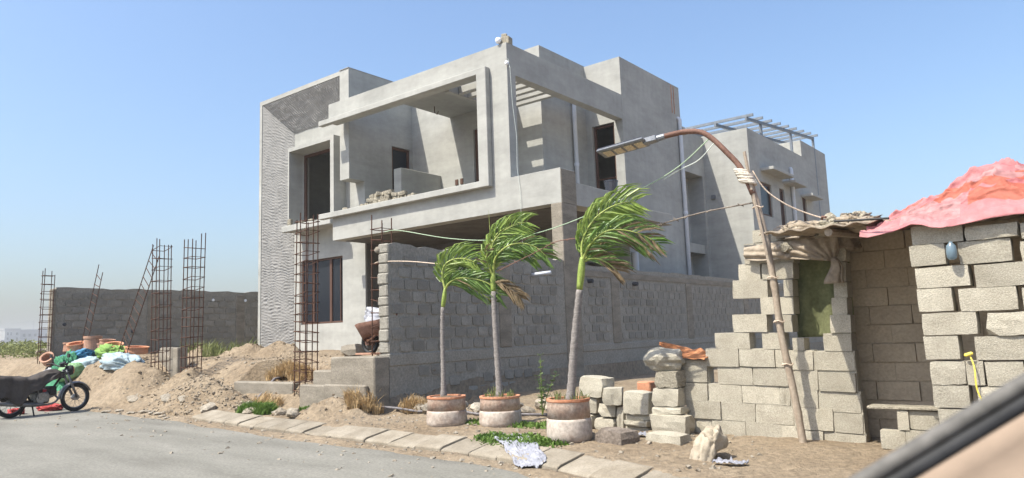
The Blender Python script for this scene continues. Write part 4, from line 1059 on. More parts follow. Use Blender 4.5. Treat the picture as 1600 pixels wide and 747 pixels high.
def lay(tab, yf, depth, par, mortar=True, tilt=1.6, kinds=None, nm="block"):
    mo = MB()
    for (cx, cz, L, H) in tab:
        dep = rg.uniform(-.012, .012)
        d = depth * rg.uniform(.95, 1.02)
        kinds_ = kinds or (HB if rg.random() < .86 else HBW)
        inst(nm, rg.choice(kinds_), par, (cx, yf + d / 2 + dep, cz), (R(rg.uniform(-.8, .8)), R(tilt + rg.uniform(-.5, .5)), R(rg.uniform(-.8, .8))), (L * 1.02, d, H * 1.01))
        if mortar:
            e = rg.uniform(.004, .012)
            mo.box(cx - L / 2 - .008, cx + L / 2 + .008, yf + e + .012, yf + depth * .8 + e, cz - H / 2 - .008, cz + H / 2 + .008)
    if mortar: part("mortar", mo, VEILBLOCK if kinds else HUTBLOCK, par)
lay([b for b in LB if b[1] < 1.05], 7.63, .19, hut)
lay([b for b in LB if b[1] >= 1.05], 7.63, .19, hut, mortar=False)
lay(RB, 6.35, .19, hut, mortar=False, tilt=-.4)
ext = []
for row in range(12):
    z = 1.945 - row * .1735
    x = -.06 + (.17 if row % 2 else 0)
    while x < 1.9:
        ext.append((x + .17, z, .335, .163)); x += .36
lay([e for e in ext if e[0] > .08 or e[1] < 1.0], 6.35, .19, hut, mortar=False, tilt=-.4)
lay([(-.9 + .36 * k + (.18 if r_ % 2 else 0), .21 - .17 * r_, .34, .16) for r_ in range(2) for k in range(3)], 6.35, .19, hut, mortar=False)
lay(TB, 7.3, .18, hut, mortar=False)
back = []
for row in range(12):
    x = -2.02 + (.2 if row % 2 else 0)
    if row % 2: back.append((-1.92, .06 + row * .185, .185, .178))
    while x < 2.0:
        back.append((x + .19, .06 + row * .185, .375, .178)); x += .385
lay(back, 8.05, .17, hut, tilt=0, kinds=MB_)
side = MB()
for row in range(11):
    for k in range(6):
        inst("block", rg.choice(HB), hut, (1.95, 6.6 + k * .4 + (.2 if row % 2 else 0), .09 + row * .18), (0, 0, R(90)), (.385, .18, .176))
part("roof_pole", MB().tube([(-1.62, 6.28, 2.12), (-1.2, 6.2, 2.085)], .010, 6), BLACK, hut)
for k in range(5):
    part("roof_pole", MB().tube([(-1.75 + .75 * k, 6.56, 2.07), (-1.75 + .75 * k, 8.6, 2.2)], .035, 7), BAMBOO, hut)
part("roof_sheet", MB().grid(lambda u, v: (-2.28 + 4.3 * u, 6.5 + 2.2 * v, 2.12 + .13 * v + .012 * math.sin(u * 150)), 160, 3), CANVAS, hut, solid=.01)
part("threshold", MB().box(-1.75, -1.08, 7.28, 7.5, .515, .54), HUTBLOCK2, hut, bevel=.005)

rub = thing("rubble_wall", "tumbled low wall of loose pale blocks between the right palm pot and the hut", "rubble wall", (-4.3, 7.5, 0))
for i, (cx, cz, L, H) in enumerate(RU):
    inst("block", HBW[i % 5], rub, (cx, 7.45 + .12 + rg.uniform(-.03, .03) - (.05 if i in (1, 2) else 0), cz), (R(rg.uniform(-3, 3)), R(2 + rg.uniform(-2, 2)), R((-9, 24, 3)[i] if i < 3 else rg.uniform(-5, 5))), (L * (.92 if i != 1 else 1.15), .24, H))
for i, (cx, cz, L, H) in enumerate(CO):
    inst("block", (HB2[i % 5] if i == 0 else HBW[i % 5]), rub, (cx, 7.4 + .12 - (.06 if i == 3 else 0), cz), (R(rg.uniform(-2, 2)), R(rg.uniform(-2, 2)), R(rg.uniform(-4, 4))), (L, .24, H))
pts = []
for i in range(7):
    inst("block", HB2[i % 5], rub, (-4.9 + .2 * i, 7.66 + .02 * (i % 2), .10 + .04 * (i % 3)), (0, 0, R(8 * i)), (.3, .2, .24))
tag(inst("rough_block", rock_mesh("rough_block_mesh", 9, HUTBLOCK, sub=3, rough=.2, flat=1.0), None, (-3.86, 7.5, .955), (0, 0, .2), (.46, .30, .27)), "rough pitted lump of concrete, topmost on the stack of loose blocks", "concrete lump")
tag(inst("loose_block", HBW[2], None, (-3.60, 6.99, .12), (0, R(1), R(-4)), (.43, .26, .235)), "big pale block lying on the ground before the rubble wall by the beige sack", "block")
tag(inst("loose_block", block_mesh("dark_block_mesh", 91, rough=.07, seg=(5, 3, 3), m=DARKSTONE, bev=.1), None, (-4.06, 6.74, .17), (0, R(2), R(-14)), (.40, .28, .23)), "dark sooty block lying beside the right palm pot", "block")
single("clay_pipe", MB().box(-4.42, -4.24, 7.85, 8.02, .42, .68), CLAY, "orange clay brick standing behind the rubble wall", "clay brick", bevel=.012)
pebbles_ = [(rg.uniform(-5.0, -2.2), rg.uniform(6.9, 7.5), .06) for k in range(160)]
tag(pebbles("block_crumbs", pebbles_, HUTBLOCK2, 14, .02, .10), "crumbs of broken block along the foot of the hut wall", "rubble")

def cloth(name, fn, nu, nv, m, label, cat="cloth", solid=.004, matfn=None):
    mb = MB().grid(fn, nu, nv)
    mats = m if isinstance(m, list) else [m]
    o = part(name, mb, mats, None, smooth=True, solid=solid)
    if matfn:
        for j in range(nv):
            for i in range(nu):
                o.data.polygons[j * nu + i].material_index = matfn((i + .5) / nu, (j + .5) / nv)
    return tag(o, label, cat)
def lerp_tab(t, tab):
    return float(np.interp(t, [a for a, b in tab], [b for a, b in tab]))
def canvas_front(u, v):
    x = -2.88 + .95 * u
    top = lerp_tab(x, [(-2.88, 2.12), (-2.6, 2.14), (-2.3, 2.17), (-1.93, 2.2)])
    bot = lerp_tab(x, [(-2.88, 1.99), (-2.72, 1.96), (-2.5, 1.965), (-2.2, 1.93), (-2.02, 1.90), (-1.93, 1.97)])
    z = top + (bot - top) * v
    ang = math.atan2(z - 1.88, (x + 1.985) * .55 if x > -2.4 else -.3)
    f = .022 * math.sin(ang * 24) if x > -2.45 else .016 * math.sin(z * 95 + x * 9)
    f += .02 * nz(x * 5, z * 6, 3, 1)
    return (x, 7.585 - .03 * math.sin(v * 3.1) - .01 + f * (.3 + v) * .8 - (.01 if v > .9 else 0), z)
cloth("canvas_sheet", canvas_front, 90, 16, CANVAS, "creased tan canvas strip draped along the wall top over the hut window")
def canvas_tail(u, v):
    a = u * 6.283
    r = .02 + .055 * v ** .8
    return (-1.985 + .02 * math.sin(v * 5) + r * math.cos(a) * (1 + .3 * math.sin(5 * a)), 7.56 - .02 + r * .35 * math.sin(a), 1.93 - .25 * v)
cloth("canvas_knot", canvas_tail, 22, 8, CANVAS, "knotted tail of canvas hanging at the upper right corner of the hut window", solid=.003)
sack("canvas_roll", (-2.23, 7.66, 2.215), (.62, .34, .19), CANVAS, "crumpled canvas roll lying on the hut wall above the window", rot=(0, .05, .05), seed=11, wr=.4, cat="canvas", n=(60, 30))
sack("canvas_roll", (-1.83, 7.5, 2.22), (.52, .42, .17), HUTBLOCK2, "grey tattered sacking bundled at the edge of the pink roof", rot=(0, -.08, -.2), seed=14, wr=.5, cat="sacking", n=(60, 30))
sack("canvas_roll", (-1.66, 7.2, 2.18), (.30, .40, .14), CANVAS, "small fold of tan sacking under the left edge of the pink tarp", rot=(0, .2, .4), seed=19, wr=.45, cat="sacking", n=(40, 20))
sack("canvas_roll", (-1.95, 7.74, 2.08), (.30, .22, .22), CANVAS, "dusty wad of sacking stuffed above the hut door corner", rot=(0, 0, .3), seed=33, wr=.3, cat="sacking", n=(30, 18))
for k, (x, y, z, s, lab) in enumerate(((-2.44, 7.56, 2.08, .15, "pale stone holding down the canvas left of the hut window"), (-2.0, 7.62, 2.34, .12, "stone on top of the canvas roll above the hut window"), (-1.82, 7.45, 2.31, .09, "dark clod on top of the grey sacking"))):
    tag(inst("weight_stone", rock_mesh("weight_mesh%d" % k, 30 + k, HUTBLOCK2 if k < 2 else DARKSTONE), None, (x, y, z), (.2, .3, k), (s, s, s)), lab, "stone")
single("stick", MB().tube([(-2.06, 7.5, 2.28), (-2.02, 7.42, 2.33), (-1.97, 7.35, 2.31)], .012, 5), RUST, "short dark stick poking up from the canvas on the hut wall", "stick")

RIDGE = [(-1.47, 2.08), (-1.30, 2.17), (-1.15, 2.23), (-.99, 2.29), (-.8, 2.38), (-.60, 2.49), (-.5, 2.50), (-.38, 2.45), (0, 2.42), (.6, 2.42), (2.2, 2.38)]
HEM = [(-1.47, 1.97), (-1.38, 1.95), (-1.2, 1.97), (-1.07, 2.02), (-.87, 1.975), (-.72, 1.985), (-.4, 2.01), (0, 2.03), (.6, 2.03), (2.2, 2.02)]
def tarp(u, v):
    x = -1.44 + 3.6 * u ** 1.15
    zr = lerp_tab(x, RIDGE); zh = lerp_tab(x, HEM)
    if v < .62:
        t = v / .62
        z = zh + (zr - zh) * (t ** .8)
        y = 6.26 + .75 * t
    else:
        t = (v - .62) / .38
        z = zr - (zr - 2.28) * t ** 1.4; y = 7.01 + 2.2 * t
    dx, dz = x + .87, (v + .02) * .8
    rad = math.hypot(dx, dz); ang = math.atan2(dz, dx)
    w = .5 * math.sin(ang * 17 + 2 * nz(x, v, 2, 3)) * min(1, rad * 2.5) * math.exp(-rad * 1.4)
    w2 = (1 - 2 * abs(nz(x * 2.2 + v * 1.4, v * 7.0 - x * 1.2, 3, 1))) + .5 * (1 - 2 * abs(nz(x * 5 + v, v * 16, 8, 1)))
    top = sstep(.35, .6, v) * sstep(-1.0, -.7, x)
    sh = lambda a: max(0.0, 1 - 2.6 * abs(a)) ** 3
    cre = sh(nz(x * 1.6 + v * 2.2, v * 5 - x * 1.5, 3.3, 1)) + .7 * sh(nz(x * 3.4 - v * 2, v * 8 + x * 2.2, 6.1, 1)) + .4 * sh(nz(x * 8 + v * 3, v * 19 - x * 3, 9.7, 1))
    z += .05 * w + (.02 + .03 * top) * w2 * .6 + (.028 + .018 * top) * cre * min(1, v * 6 + .1)
    y += .03 * w - (.012 * w2 + .035 * cre) * min(1, v * 5)
    if v < .02: z -= .012
    return (x, y, z)
def tarp_mat(u, v):
    x = -1.44 + 3.6 * u ** 1.15
    n = nz(x * 1.5, v * 4, 2, 1.5) * .06
    if v < .05: return 0
    if v < .34 + n: return 2 if -1.15 < x < -.74 else (1 if x > -.7 and .14 < v < .3 else 0)
    if v < .41 + n: return 1 if x > -1.1 else 0
    if nz(x * 2 + 4, v * 9 + x, 7, 1.3) > .16 and x > -1.0: return 2
    return 0 if nz(x * 3, v * 14, 9, 1) < .32 else 1
cloth("pink_tarp", tarp, 280, 120, [PINK, ORANGE, FADED], "torn pink and salmon tarpaulin draped over the hut roof", "tarpaulin", matfn=tarp_mat)
def rustc(u, v):
    x = -3.95 + .56 * u
    top = lerp_tab(u, [(0, 1.15), (.25, 1.10), (.5, 1.05), (.75, 1.06), (1, 1.02)])
    bot = lerp_tab(u, [(0, 1.12), (.25, 1.0), (.38, .935), (.55, .965), (1, .945)])
    z = top + (bot - top) * v
    return (x, 7.55 + .28 * (1 - v) * (.4 + .6 * math.sin(u * 3.1)) - .03 * math.sin(u * 9 + v * 5), z + .02 * nz(u * 5, v * 4, 2, 1))
cloth("rust_cloth", rustc, 40, 14, RUSTCLOTH, "rust brown cloth draped over the stepped top of the loose block wall", solid=.006)
single("bottle", MB().lathe((-.822, 6.30, 1.735), [(.022, 0), (.034, .015), (.038, .06), (.032, .105), (.014, .125), (.012, .135)], 14), BOTTLE, "clear plastic bottle tucked into a gap of the hut front wall", "bottle", smooth=True)
t = thing("yellow_strap", "yellow strap hanging out of a gap in the hut front wall", "strap", (-.78, 6.3, 1))
part("strap", MB().grid(lambda u, v: (-.785 + .05 * v + .010 * (u - .5) + .01 * math.sin(v * 7), 6.325 - .012 * math.sin(v * 3.1), 1.03 - .36 * v), 2, 14), YELLOW, t, solid=.003)
part("knot", MB().obox((-.79, 6.32, 1.035), (.06, .025, .025), Matrix.Rotation(-.3, 3, 'Y')), YELLOW, t, bevel=.008)
# cloth hung inside the window opening
cloth("green_cloth", lambda u, v: (-2.50 + .58 * u, 7.86 + .02 * math.sin(u * 16 + v * 2) * (.4 + v) + .012 * nz(u * 6, v * 3, 3, 1), 2.08 - .92 * v), 40, 24, OLIVECLOTH, "faded olive green cloth hung across the inside of the hut window", solid=.003)

# sack, basin and litter in front
sack("sack", (-2.95, 6.45, .17), (.44, .34, .24), SACKBEIGE, "beige woven sack slumped on the kerb before the hut wall", rot=(.1, -1.25, .3), seed=27, wr=.13, pinch=.62, n=(60, 34))
sack("sack", (-2.84, 6.42, .29), (.15, .16, .22), SACKBEIGE, "torn upper flap of beige sacking leaning against the slumped sack", rot=(.3, -.4, .9), seed=29, wr=.4, n=(26, 16), cat="sacking")
bs = thing("basin", "black rubber basin at the foot of the bamboo lamp pole", "basin", (-2.16, 7.1, 0))
part("bowl", MB().lathe((-2.16, 7.12, .0), [(.10, 0), (.13, .02), (.155, .10), (.17, .105), (.165, .12), (.14, .11), (.115, .03), (.02, .025)], 22), BLACK, bs, smooth=True)
for k, (x, y) in enumerate(((-2.55, 6.95), (-2.45, 7.1), (-2.62, 7.15))):
    tag(inst("rock", ROCK[k], None, (x, y, .05), (0, 0, k), (.12, .1, .09)), "grey stone lying left of the black basin", "stone", "stones by the basin")
def litter(cx, cy, cz, lx, ly, seed, rot):
    def f(u, v):
        a, b = (u - .5) * lx, (v - .5) * ly * (1 - .4 * u + .3 * nz(u * 4, seed, 0, 1))
        z = .05 * abs(nz(u * 7, v * 5, seed, 1)) + .05 * abs(nz(u * 17, v * 11, seed + 3, 1)) + .012
        px, py = cx + a * math.cos(rot) - b * math.sin(rot), cy + a * math.sin(rot) + b * math.cos(rot)
        t = py - kerb_y(px)
        s = max(ground_z(px, py), road_z(px) + (.03 + .09 * min(1, t / .33) if t > -.02 else 0))
        return (px, py, s + z * .8)
    return f
cloth("plastic_sheet", litter(-4.85, 6.12, .10, 1.35, .42, 3, -.72), 70, 30, LITTER, "crumpled whitish plastic sheet lying across the kerb before the right pot", "plastic sheet", solid=.003)
cloth("plastic_scrap", litter(-2.62, 6.2, .03, .30, .09, 7, .1), 20, 8, LITTER, "small white scrap on the ground right of the beige sack", "litter", solid=.003)
cloth("plastic_scrap", litter(-3.95, 7.05, .10, .22, .10, 9, .2), 16, 8, LITTER, "small white scrap beside the dark sooty block", "litter", solid=.003)

# ---------------------------------------------------------------- street lamp on a bamboo pole
lamp = thing("street_lamp", "solar street lamp on a rusty curved arm tied to a leaning bamboo pole", "street lamp", (-2.36, 7.4, 0))
bp = catmull([(-2.36, 7.4, -.05), (-2.42, 7.385, .6), (-2.49, 7.36, 1.2), (-2.515, 7.34, 1.7), (-2.565, 7.3, 2.28), (-2.66, 7.26, 2.82)], 40)
part("bamboo_pole", MB().tube(bp, [.037 - .006 * i / 40 + (.006 if i % 6 == 0 else 0) for i in range(41)], 10), BAMBOO, lamp, smooth=True)
arm = catmull([(-2.62, 7.24, 2.62), (-2.72, 7.235, 2.90), (-2.86, 7.22, 3.10), (-3.0, 7.205, 3.27), (-3.11, 7.19, 3.355), (-3.26, 7.16, 3.385), (-3.40, 7.12, 3.375), (-3.5, 7.1, 3.365)], 30)
part("curved_arm", MB().tube(arm, .029, 10), RUST, lamp, smooth=True)
part("side_stick", MB().tube([(-2.62, 7.22, 2.66), (-2.66, 7.2, 3.06)], .017, 7), BAMBOO, lamp)
part("side_stick", MB().tube([(-2.53, 7.25, 2.0), (-2.60, 7.24, 2.5), (-2.64, 7.22, 2.85)], .016, 6), BAMBOO, lamp)
rgr = random.Random(2)
for k in range(6):
    c = Vector((-2.660 - .011 * k, 7.245, 2.74 + .028 * k + rgr.uniform(-.006, .006)))
    ax = Vector((-.28, 0, 1)).normalized()
    q = [c + Vector((.075 * math.cos(a), .065 * math.sin(a), -.02 * math.cos(a) + rgr.uniform(-.008, .008))) for a in [i * 6.2832 / 10 for i in range(11)]]
    part("rag_tie", MB().tube(q, rgr.uniform(.014, .021), 6), RAG, lamp, smooth=True)
for zz in (.9, 1.32, 1.75, 2.2, 2.48):
    c = min(bp, key=lambda p: abs(p.z - zz))
    q = [c + Vector((.052 * math.cos(a), .052 * math.sin(a), .01 * math.sin(3 * a))) for a in [i * 6.2832 / 9 for i in range(10)]]
    part("wire_tie", MB().tube(q, .007, 5), ROPE, lamp)
hd = Vector((-.70, -.10, -.075)).normalized()
wd = Vector((.1, -.95, .10)); wd = (wd - hd * wd.dot(hd)).normalized()
ud = hd.cross(wd)
if ud.z < 0: ud = -ud
RM = Matrix((hd, wd, ud)).transposed()
h0 = Vector((-3.5, 7.1, 3.365))
part("lamp_bracket", MB().tube([h0 - hd * .02, h0 + hd * .10], .034, 10).obox(h0 + hd * .15, (.16, .09, .06), RM), LAMP, lamp, bevel=.006)
hb = part("lamp_housing", MB().obox(h0 + hd * .47, (.56, .25, .032), RM), LAMP, lamp, bevel=.012)
part("solar_panel", MB().obox(h0 + hd * .47 + ud * .021, (.52, .23, .008), RM), SOLAR, hb)
for k in range(4):
    part("led_panel", MB().obox(h0 + hd * (.27 + .125 * k) - ud * .021, (.095, .15, .012), RM), LED, hb, bevel=.004)

def wire(label, pts, r, m, cat="wire", name="wire", n=20, barbs=0):
    q = catmull(pts, n)
    mb = MB().tube(q, r, 5)
    rr = random.Random(len(pts))
    for k in range(barbs):
        p = q[rr.randrange(1, n)]
        d = Vector((rr.uniform(-1, 1), rr.uniform(-1, 1), rr.uniform(-1, 1))).normalized() * .035
        mb.tube([p - d, p + d], r * .7, 4)
    return single(name, mb, m, label, cat, smooth=True)
wire("pale wire sagging from the block wall corner past the palms to the street lamp arm", [(-8.6, 7.62, 2.95), (-8.25, 7.6, 2.93), (-7.24, 7.6, 2.70), (-6.4, 7.6, 2.58), (-5.74, 7.6, 2.58), (-4.84, 7.4, 2.66), (-3.94, 7.3, 2.87), (-3.41, 7.2, 3.02), (-3.02, 7.2, 3.27)], .0065, WIREG, n=50)
wire("second pale wire running just under the first up to the lamp arm", [(-3.6, 7.25, 2.93), (-3.38, 7.22, 3.0), (-3.15, 7.19, 3.06), (-2.96, 7.2, 3.22)], .006, WIREW)
wire("barbed wire stretched from the tall right palm to the bamboo pole", [(-4.3, 6.75, 2.32), (-3.9, 7.4, 2.45), (-3.23, 7.4, 2.53), (-2.62, 7.34, 2.55)], .008, WIREB, barbs=14, n=30)
wire("rusty barbed wire between the middle palm and the tall right palm", [(-6.0, 7.2, 2.1), (-5.18, 7.0, 2.27), (-4.84, 6.9, 2.34), (-4.37, 6.7, 2.32)], .0055, RUST, barbs=10)
wire("pinkish rope tied from the rebar cage to the leftmost palm", [(-9.0, 7.72, 2.48), (-8.78, 7.68, 2.50), (-7.8, 7.35, 2.40), (-6.76, 6.95, 2.25)], .0075, ROPE, cat="rope", name="rope")
wire("pale cord drooping from the top of the bamboo pole to the hut roof", [(-2.61, 7.25, 2.86), (-2.52, 7.32, 2.66), (-2.36, 7.4, 2.5), (-2.2, 7.5, 2.40), (-2.03, 7.55, 2.32)], .0075, ROPE, cat="cord", name="cord")

# ---------------------------------------------------------------- sacks and clay rings on the earth bank
def gzz(x, y, d=0): return ground_z(x, y) + d
sack("sack", (-20.9, 7.35, gzz(-20.9, 7.35, .13)), (1.35, .5, .42), SACKWHITE, "lavender white sack at the left end of the sack pile", rot=(0, -.28, -.15), seed=41, wr=.3, pinch=.5)
sack("green_cloth", (-20.2, 7.40, gzz(-20.2, 7.4, .17)), (.62, .50, .80), SACKGREEN, "emerald green cloth bundle rising in the middle of the sack pile", rot=(0, .3, 0), seed=43, wr=.42, cat="cloth")
sack("green_cloth", (-19.3, 6.95, gzz(-19.3, 6.95, .05)), (.9, .5, .34), SACKGREEN, "emerald green cloth trailing down the bank behind the motorcycle", rot=(0, .5, -.3), seed=44, wr=.35, cat="cloth")
sack("sack", (-19.1, 7.12, gzz(-19.1, 7.12, .20)), (.72, .5, .42), SACKPALEGREEN, "pale green filled sack below the light blue sack", rot=(0, -.22, .1), seed=45, wr=.14)
sack("sack", (-19.35, 7.65, gzz(-19.35, 7.65, .14)), (1.05, .6, .46), SACKBLUE, "plump light blue sack in the centre of the pile", rot=(0, -.04, .1), seed=46, wr=.18, pinch=.3)
sack("lime_cloth", (-18.65, 7.85, gzz(-18.65, 7.85, .16)), (.95, .5, .34), SACKLIME, "bright lime green cloth behind the light blue sack", rot=(0, .05, 0), seed=47, wr=.4, cat="cloth")
sack("sack", (-17.55, 7.6, gzz(-17.55, 7.6, .12)), (1.25, .55, .42), SACKBLUE, "pale blue and white sack at the right end of the pile", rot=(0, .14, .05), seed=48, wr=.32, pinch=.3)
sack("blue_sheet", (-20.5, 7.8, gzz(-20.5, 7.8, .15)), (1.5, .5, .42), SACKDEEP, "dark blue plastic sheet lying behind the green cloth bundle", rot=(0, -.1, 0), seed=49, wr=.38, cat="sheet")
sack("blue_sheet", (-21.25, 7.55, gzz(-21.25, 7.55, .2)), (.35, .3, .5), COVER, "dark rag sticking up at the left of the sack pile", rot=(0, .5, 0), seed=50, wr=.5, cat="rag")
def ring(label, c, r, h, m, tilt=0, seed=1, wall=.035, az=0):
    ax = Vector((math.sin(tilt) * math.cos(az), math.sin(tilt) * math.sin(az), math.cos(tilt)))
    return single("clay_ring", MB().lathe(c, [(r * .97, 0), (r, h * .1), (r * .98, h * .45), (r * .98, h * .8), (r * 1.07, h * .84), (r * 1.08, h), (r * 1.0, h * 1.01), (r - wall, h * .97), (r - wall, h * .12), (.01, h * .1)], 22, axis=ax, jit=.008, seed=seed), m, label, "clay ring", smooth=False)
ring("tall upright terracotta ring, topmost on the sack pile", (-20.05, 7.95, 1.25), .20, .36, CLAYPALE, seed=1)
ring("terracotta ring left of the tall one, behind the blue sheet", (-21.3, 7.95, 1.22), .22, .24, CLAYPALE, .1, 2, az=2)
ring("terracotta ring tilted toward the viewer just left of the tall one", (-20.55, 7.78, 1.26), .21, .2, CLAY, .25, 3, az=-.9)
ring("broad terracotta ring right of the tall one", (-19.2, 7.95, 1.22), .21, .20, CLAYPALE, 0, 4)
ring("shallow terracotta bowl stacked on the broad ring", (-19.2, 7.95, 1.42), .17, .09, CLAYPALE, .1, 5)
ring("low terracotta ring lying at the right of the broad ring", (-18.7, 7.9, 1.26), .2, .14, CLAY, .3, 6, az=-.5)
ring("single terracotta ring lying on its side at the far left of the pile", (-21.35, 7.45, 1.0), .16, .2, CLAYPALE, .9, 7, az=-.9)
ring("half buried terracotta ring behind the lime green cloth", (-17.95, 8.1, 1.15), .25, .16, CLAY, .1, 8)

# ---------------------------------------------------------------- motorcycle under a dark cover
BF = Vector((-.15, .9887, 0)); BR = Vector((.9887, .15, 0)); BU = Vector((0, 0, 1))
bk0 = Vector((-15.38, 5.84, .135)) - BF * 1.14
S_ = .92
def bp_(f, r, u): return bk0 + BF * (f * S_) + BR * (r * S_) + BU * (u * S_)
bike = thing("motorcycle", "small black motorcycle parked facing the earth bank at the road edge", "motorcycle", bk0)
def wheel(fc, turn, nm):
    c = bp_(fc, 0, .285)
    fw = (BF * math.cos(turn) + BR * math.sin(turn)); rt = fw.cross(BU)
    P = lambda a, r: c + (fw * math.cos(a) + BU * math.sin(a)) * r * S_
    n = 32
    circ = lambda r: [P(2 * math.pi * k / n, r) for k in range(n + 1)]
    w = part(nm, MB().tube(circ(.250), .036, 8, cap=False), BLACK, bike, smooth=True)
    part("rim", MB().tube(circ(.215), .014, 6, cap=False), CHROME, w, smooth=True)
    part("hub", MB().tube([c - rt * .06, c + rt * .06], .055, 12), ENGINE, w)
    sp = MB()
    for k in range(18):
        a = 2 * math.pi * k / 18
        sp.tube([P(a + .25 * (1 if k % 2 else -1), .05) + rt * (.03 if k % 2 else -.03), P(a, .21)], .003, 4)
    part("spokes", sp, CHROME, w)
    return c, fw, rt
TURN = .06
fc, ffw, frt = wheel(1.22, TURN, "front_wheel")
rc, rfw, rrt = wheel(0, 0, "rear_wheel")
top = bp_(.985, 0, .80)
for s in (-1, 1):
    part("fork", MB().tube([fc + frt * .085 * s, fc + frt * .085 * s + (top - fc) * .5, top + frt * .07 * s + BU * .05], [.022, .024, .018], 8), CHROME, bike, smooth=True)
def mud(c, fw, rt, a0, a1, r, w):
    def f(u, v):
        a = a0 + (a1 - a0) * u; b = (v - .5) * 2
        rr = (r + .03 * (1 - b * b)) * S_
        return c + (fw * math.cos(a) + BU * math.sin(a)) * rr + rt * (b * w)
    return MB().grid(f, 18, 6)
part("front_mudguard", mud(fc, ffw, frt, .35, 3.2, .295, .075), CHROME, bike, smooth=True, solid=.004)
part("rear_mudguard", mud(rc, rfw, rrt, .6, 3.3, .30, .07), COVER, bike, smooth=True, solid=.004)
part("frame_tube", MB().tube([bp_(.97, 0, .78), bp_(.80, 0, .55), bp_(.66, 0, .28), bp_(.36, 0, .26)], .02, 7).tube([bp_(.97, 0, .76), bp_(.55, 0, .64), bp_(.18, 0, .62), bp_(-.2, 0, .66)], .022, 7).tube([bp_(.36, 0, .26), bp_(.2, 0, .6)], .018, 7), BLACK, bike, smooth=True)
for s in (-1, 1):
    part("swing_arm", MB().tube([bp_(.36, .09 * s, .28), bp_(0, .09 * s, .285)], .017, 7), BLACK, bike)
    part("rear_shock", MB().tube([bp_(.03, .11 * s, .30), bp_(.12, .11 * s, .62)], .028, 8), CHROME, bike)
part("handlebar", MB().tube([bp_(.80, .34, .97), bp_(.88, .30, .99), bp_(.95, .12, .92), bp_(.95, -.12, .92), bp_(.88, -.30, .99), bp_(.80, -.34, .97)], .014, 7), BLACK, bike, smooth=True)
hl = part("headlight", MB().lathe(bp_(1.0, 0, .84), [(.03, -.02), (.085, .02), (.095, .08), (.09, .12)], 16, axis=(BF * .95 + BR * .3)), BLACK, bike, smooth=True)
part("lens", MB().lathe(bp_(1.0, 0, .84) + (BF * .95 + BR * .3).normalized() * .121, [(.085, 0), (.06, .02), (.01, .028)], 16, axis=(BF * .95 + BR * .3)), CLAY, hl, smooth=True)
part("instrument", MB().lathe(bp_(.96, 0, .94), [(.05, 0), (.06, .05), (.055, .06)], 12, axis=BU - BF * .4), BLACK, bike)
for s in (-1, 1):
    part("mirror", MB().tube([bp_(.90, .27 * s, .99), bp_(.88, .30 * s, 1.10)], .006, 5).obox(bp_(.88, .32 * s, 1.14), (.10, .02, .07)), BLACK, bike)
    part("indicator", MB().tube([bp_(.99, .06 * s, .80), bp_(.99, .16 * s, .80)], .02, 7), BLACK, bike)
en = part("engine", MB().obox(bp_(.52, 0, .33), (.16, .30, .20), Matrix.Rotation(math.atan2(-BF.x, BF.y), 3, 'Z')), ENGINE, bike, bevel=.03)
part("crankcase_cover", MB().tube([bp_(.50, .05, .33), bp_(.50, .13, .33)], .095, 14), ENGINE, en, smooth=False)
for k in range(7):
    part("cooling_fin", MB().obox(bp_(.67 + .022 * k, 0, .375 + .006 * k), (.15, .010, .13 - .004 * k), Matrix.Rotation(math.atan2(-BF.x, BF.y), 3, 'Z')), ENGINE if k < 5 else CHROME, en)
part("carburettor", MB().tube([bp_(.50, .02, .48), bp_(.62, .02, .46)], .035, 8), REDPAINT, bike)
part("side_panel", MB().obox(bp_(.38, .105, .53), (.02, .26, .16), Matrix.Rotation(math.atan2(-BF.x, BF.y), 3, 'Z')), BLACK, bike, bevel=.008)
part("exhaust", MB().tube(catmull([bp_(.80, .03, .36), bp_(.82, .10, .28), bp_(.66, .13, .20), bp_(.3, .14, .22), bp_(-.12, .15, .27), bp_(-.34, .15, .30)], 16), [.018] * 8 + [.026, .036, .038, .038, .038, .038, .036, .032, .02], 8), CHROME, bike, smooth=True)
part("kick_lever", MB().tube([bp_(.44, .13, .32), bp_(.40, .17, .50), bp_(.44, .24, .52)], .010, 6), CHROME, bike)
part("foot_peg", MB().tube([bp_(.55, .08, .24), bp_(.55, .26, .25)], .015, 6), BLACK, bike)
part("stand", MB().tube([bp_(.34, .08, .25), bp_(.36, .15, .0)], .013, 6).tube([bp_(.34, -.08, .25), bp_(.30, -.26, .0)], .013, 6), BLACK, bike)
part("leg_guard", MB().obox(bp_(.72, .0, .46), (.22, .12, .16), Matrix.Rotation(math.atan2(-BF.x, BF.y), 3, 'Z')), BLACK, bike, bevel=.02)
def cover(u, v):
    f = -.45 + 1.36 * u
    b = (v - .5) * 2
    zt = lerp_tab(f, [(-.45, .80), (-.2, .80), (.1, .76), (.35, .74), (.5, .80), (.65, .865), (.8, .86), (.91, .80)])
    hw = lerp_tab(f, [(-.45, .13), (.1, .15), (.5, .15), (.7, .15), (.91, .07)])
    hg = lerp_tab(f, [(-.45, .40), (-.1, .46), (.15, .42), (.35, .27), (.55, .17), (.75, .17), (.91, .10)])
    a = abs(b)
    if a < .4:
        r = hw * a / .4 * (1 if b > 0 else -1); z = zt - .03 * (a / .4) ** 2
    else:
        t = (a - .4) / .6
        r = (hw + .03 + .05 * t + .03 * math.sin(f * 21) * t) * (1 if b > 0 else -1); z = zt - .03 - hg * t * (1 + .18 * math.sin(f * 13 + 1))
    n = .02 * nz(f * 5, b * 3, 1, 1.5) + .014 * (1 - 2 * abs(nz(f * 4 + b, b * 2, 4, 2)))
    return bp_(f, r * (1 + n * 3), z + n)
cloth("motorcycle_cover", cover, 60, 40, COVER, "dark brown cloth cover draped over the motorcycle seat and tank", "cover", solid=.006)
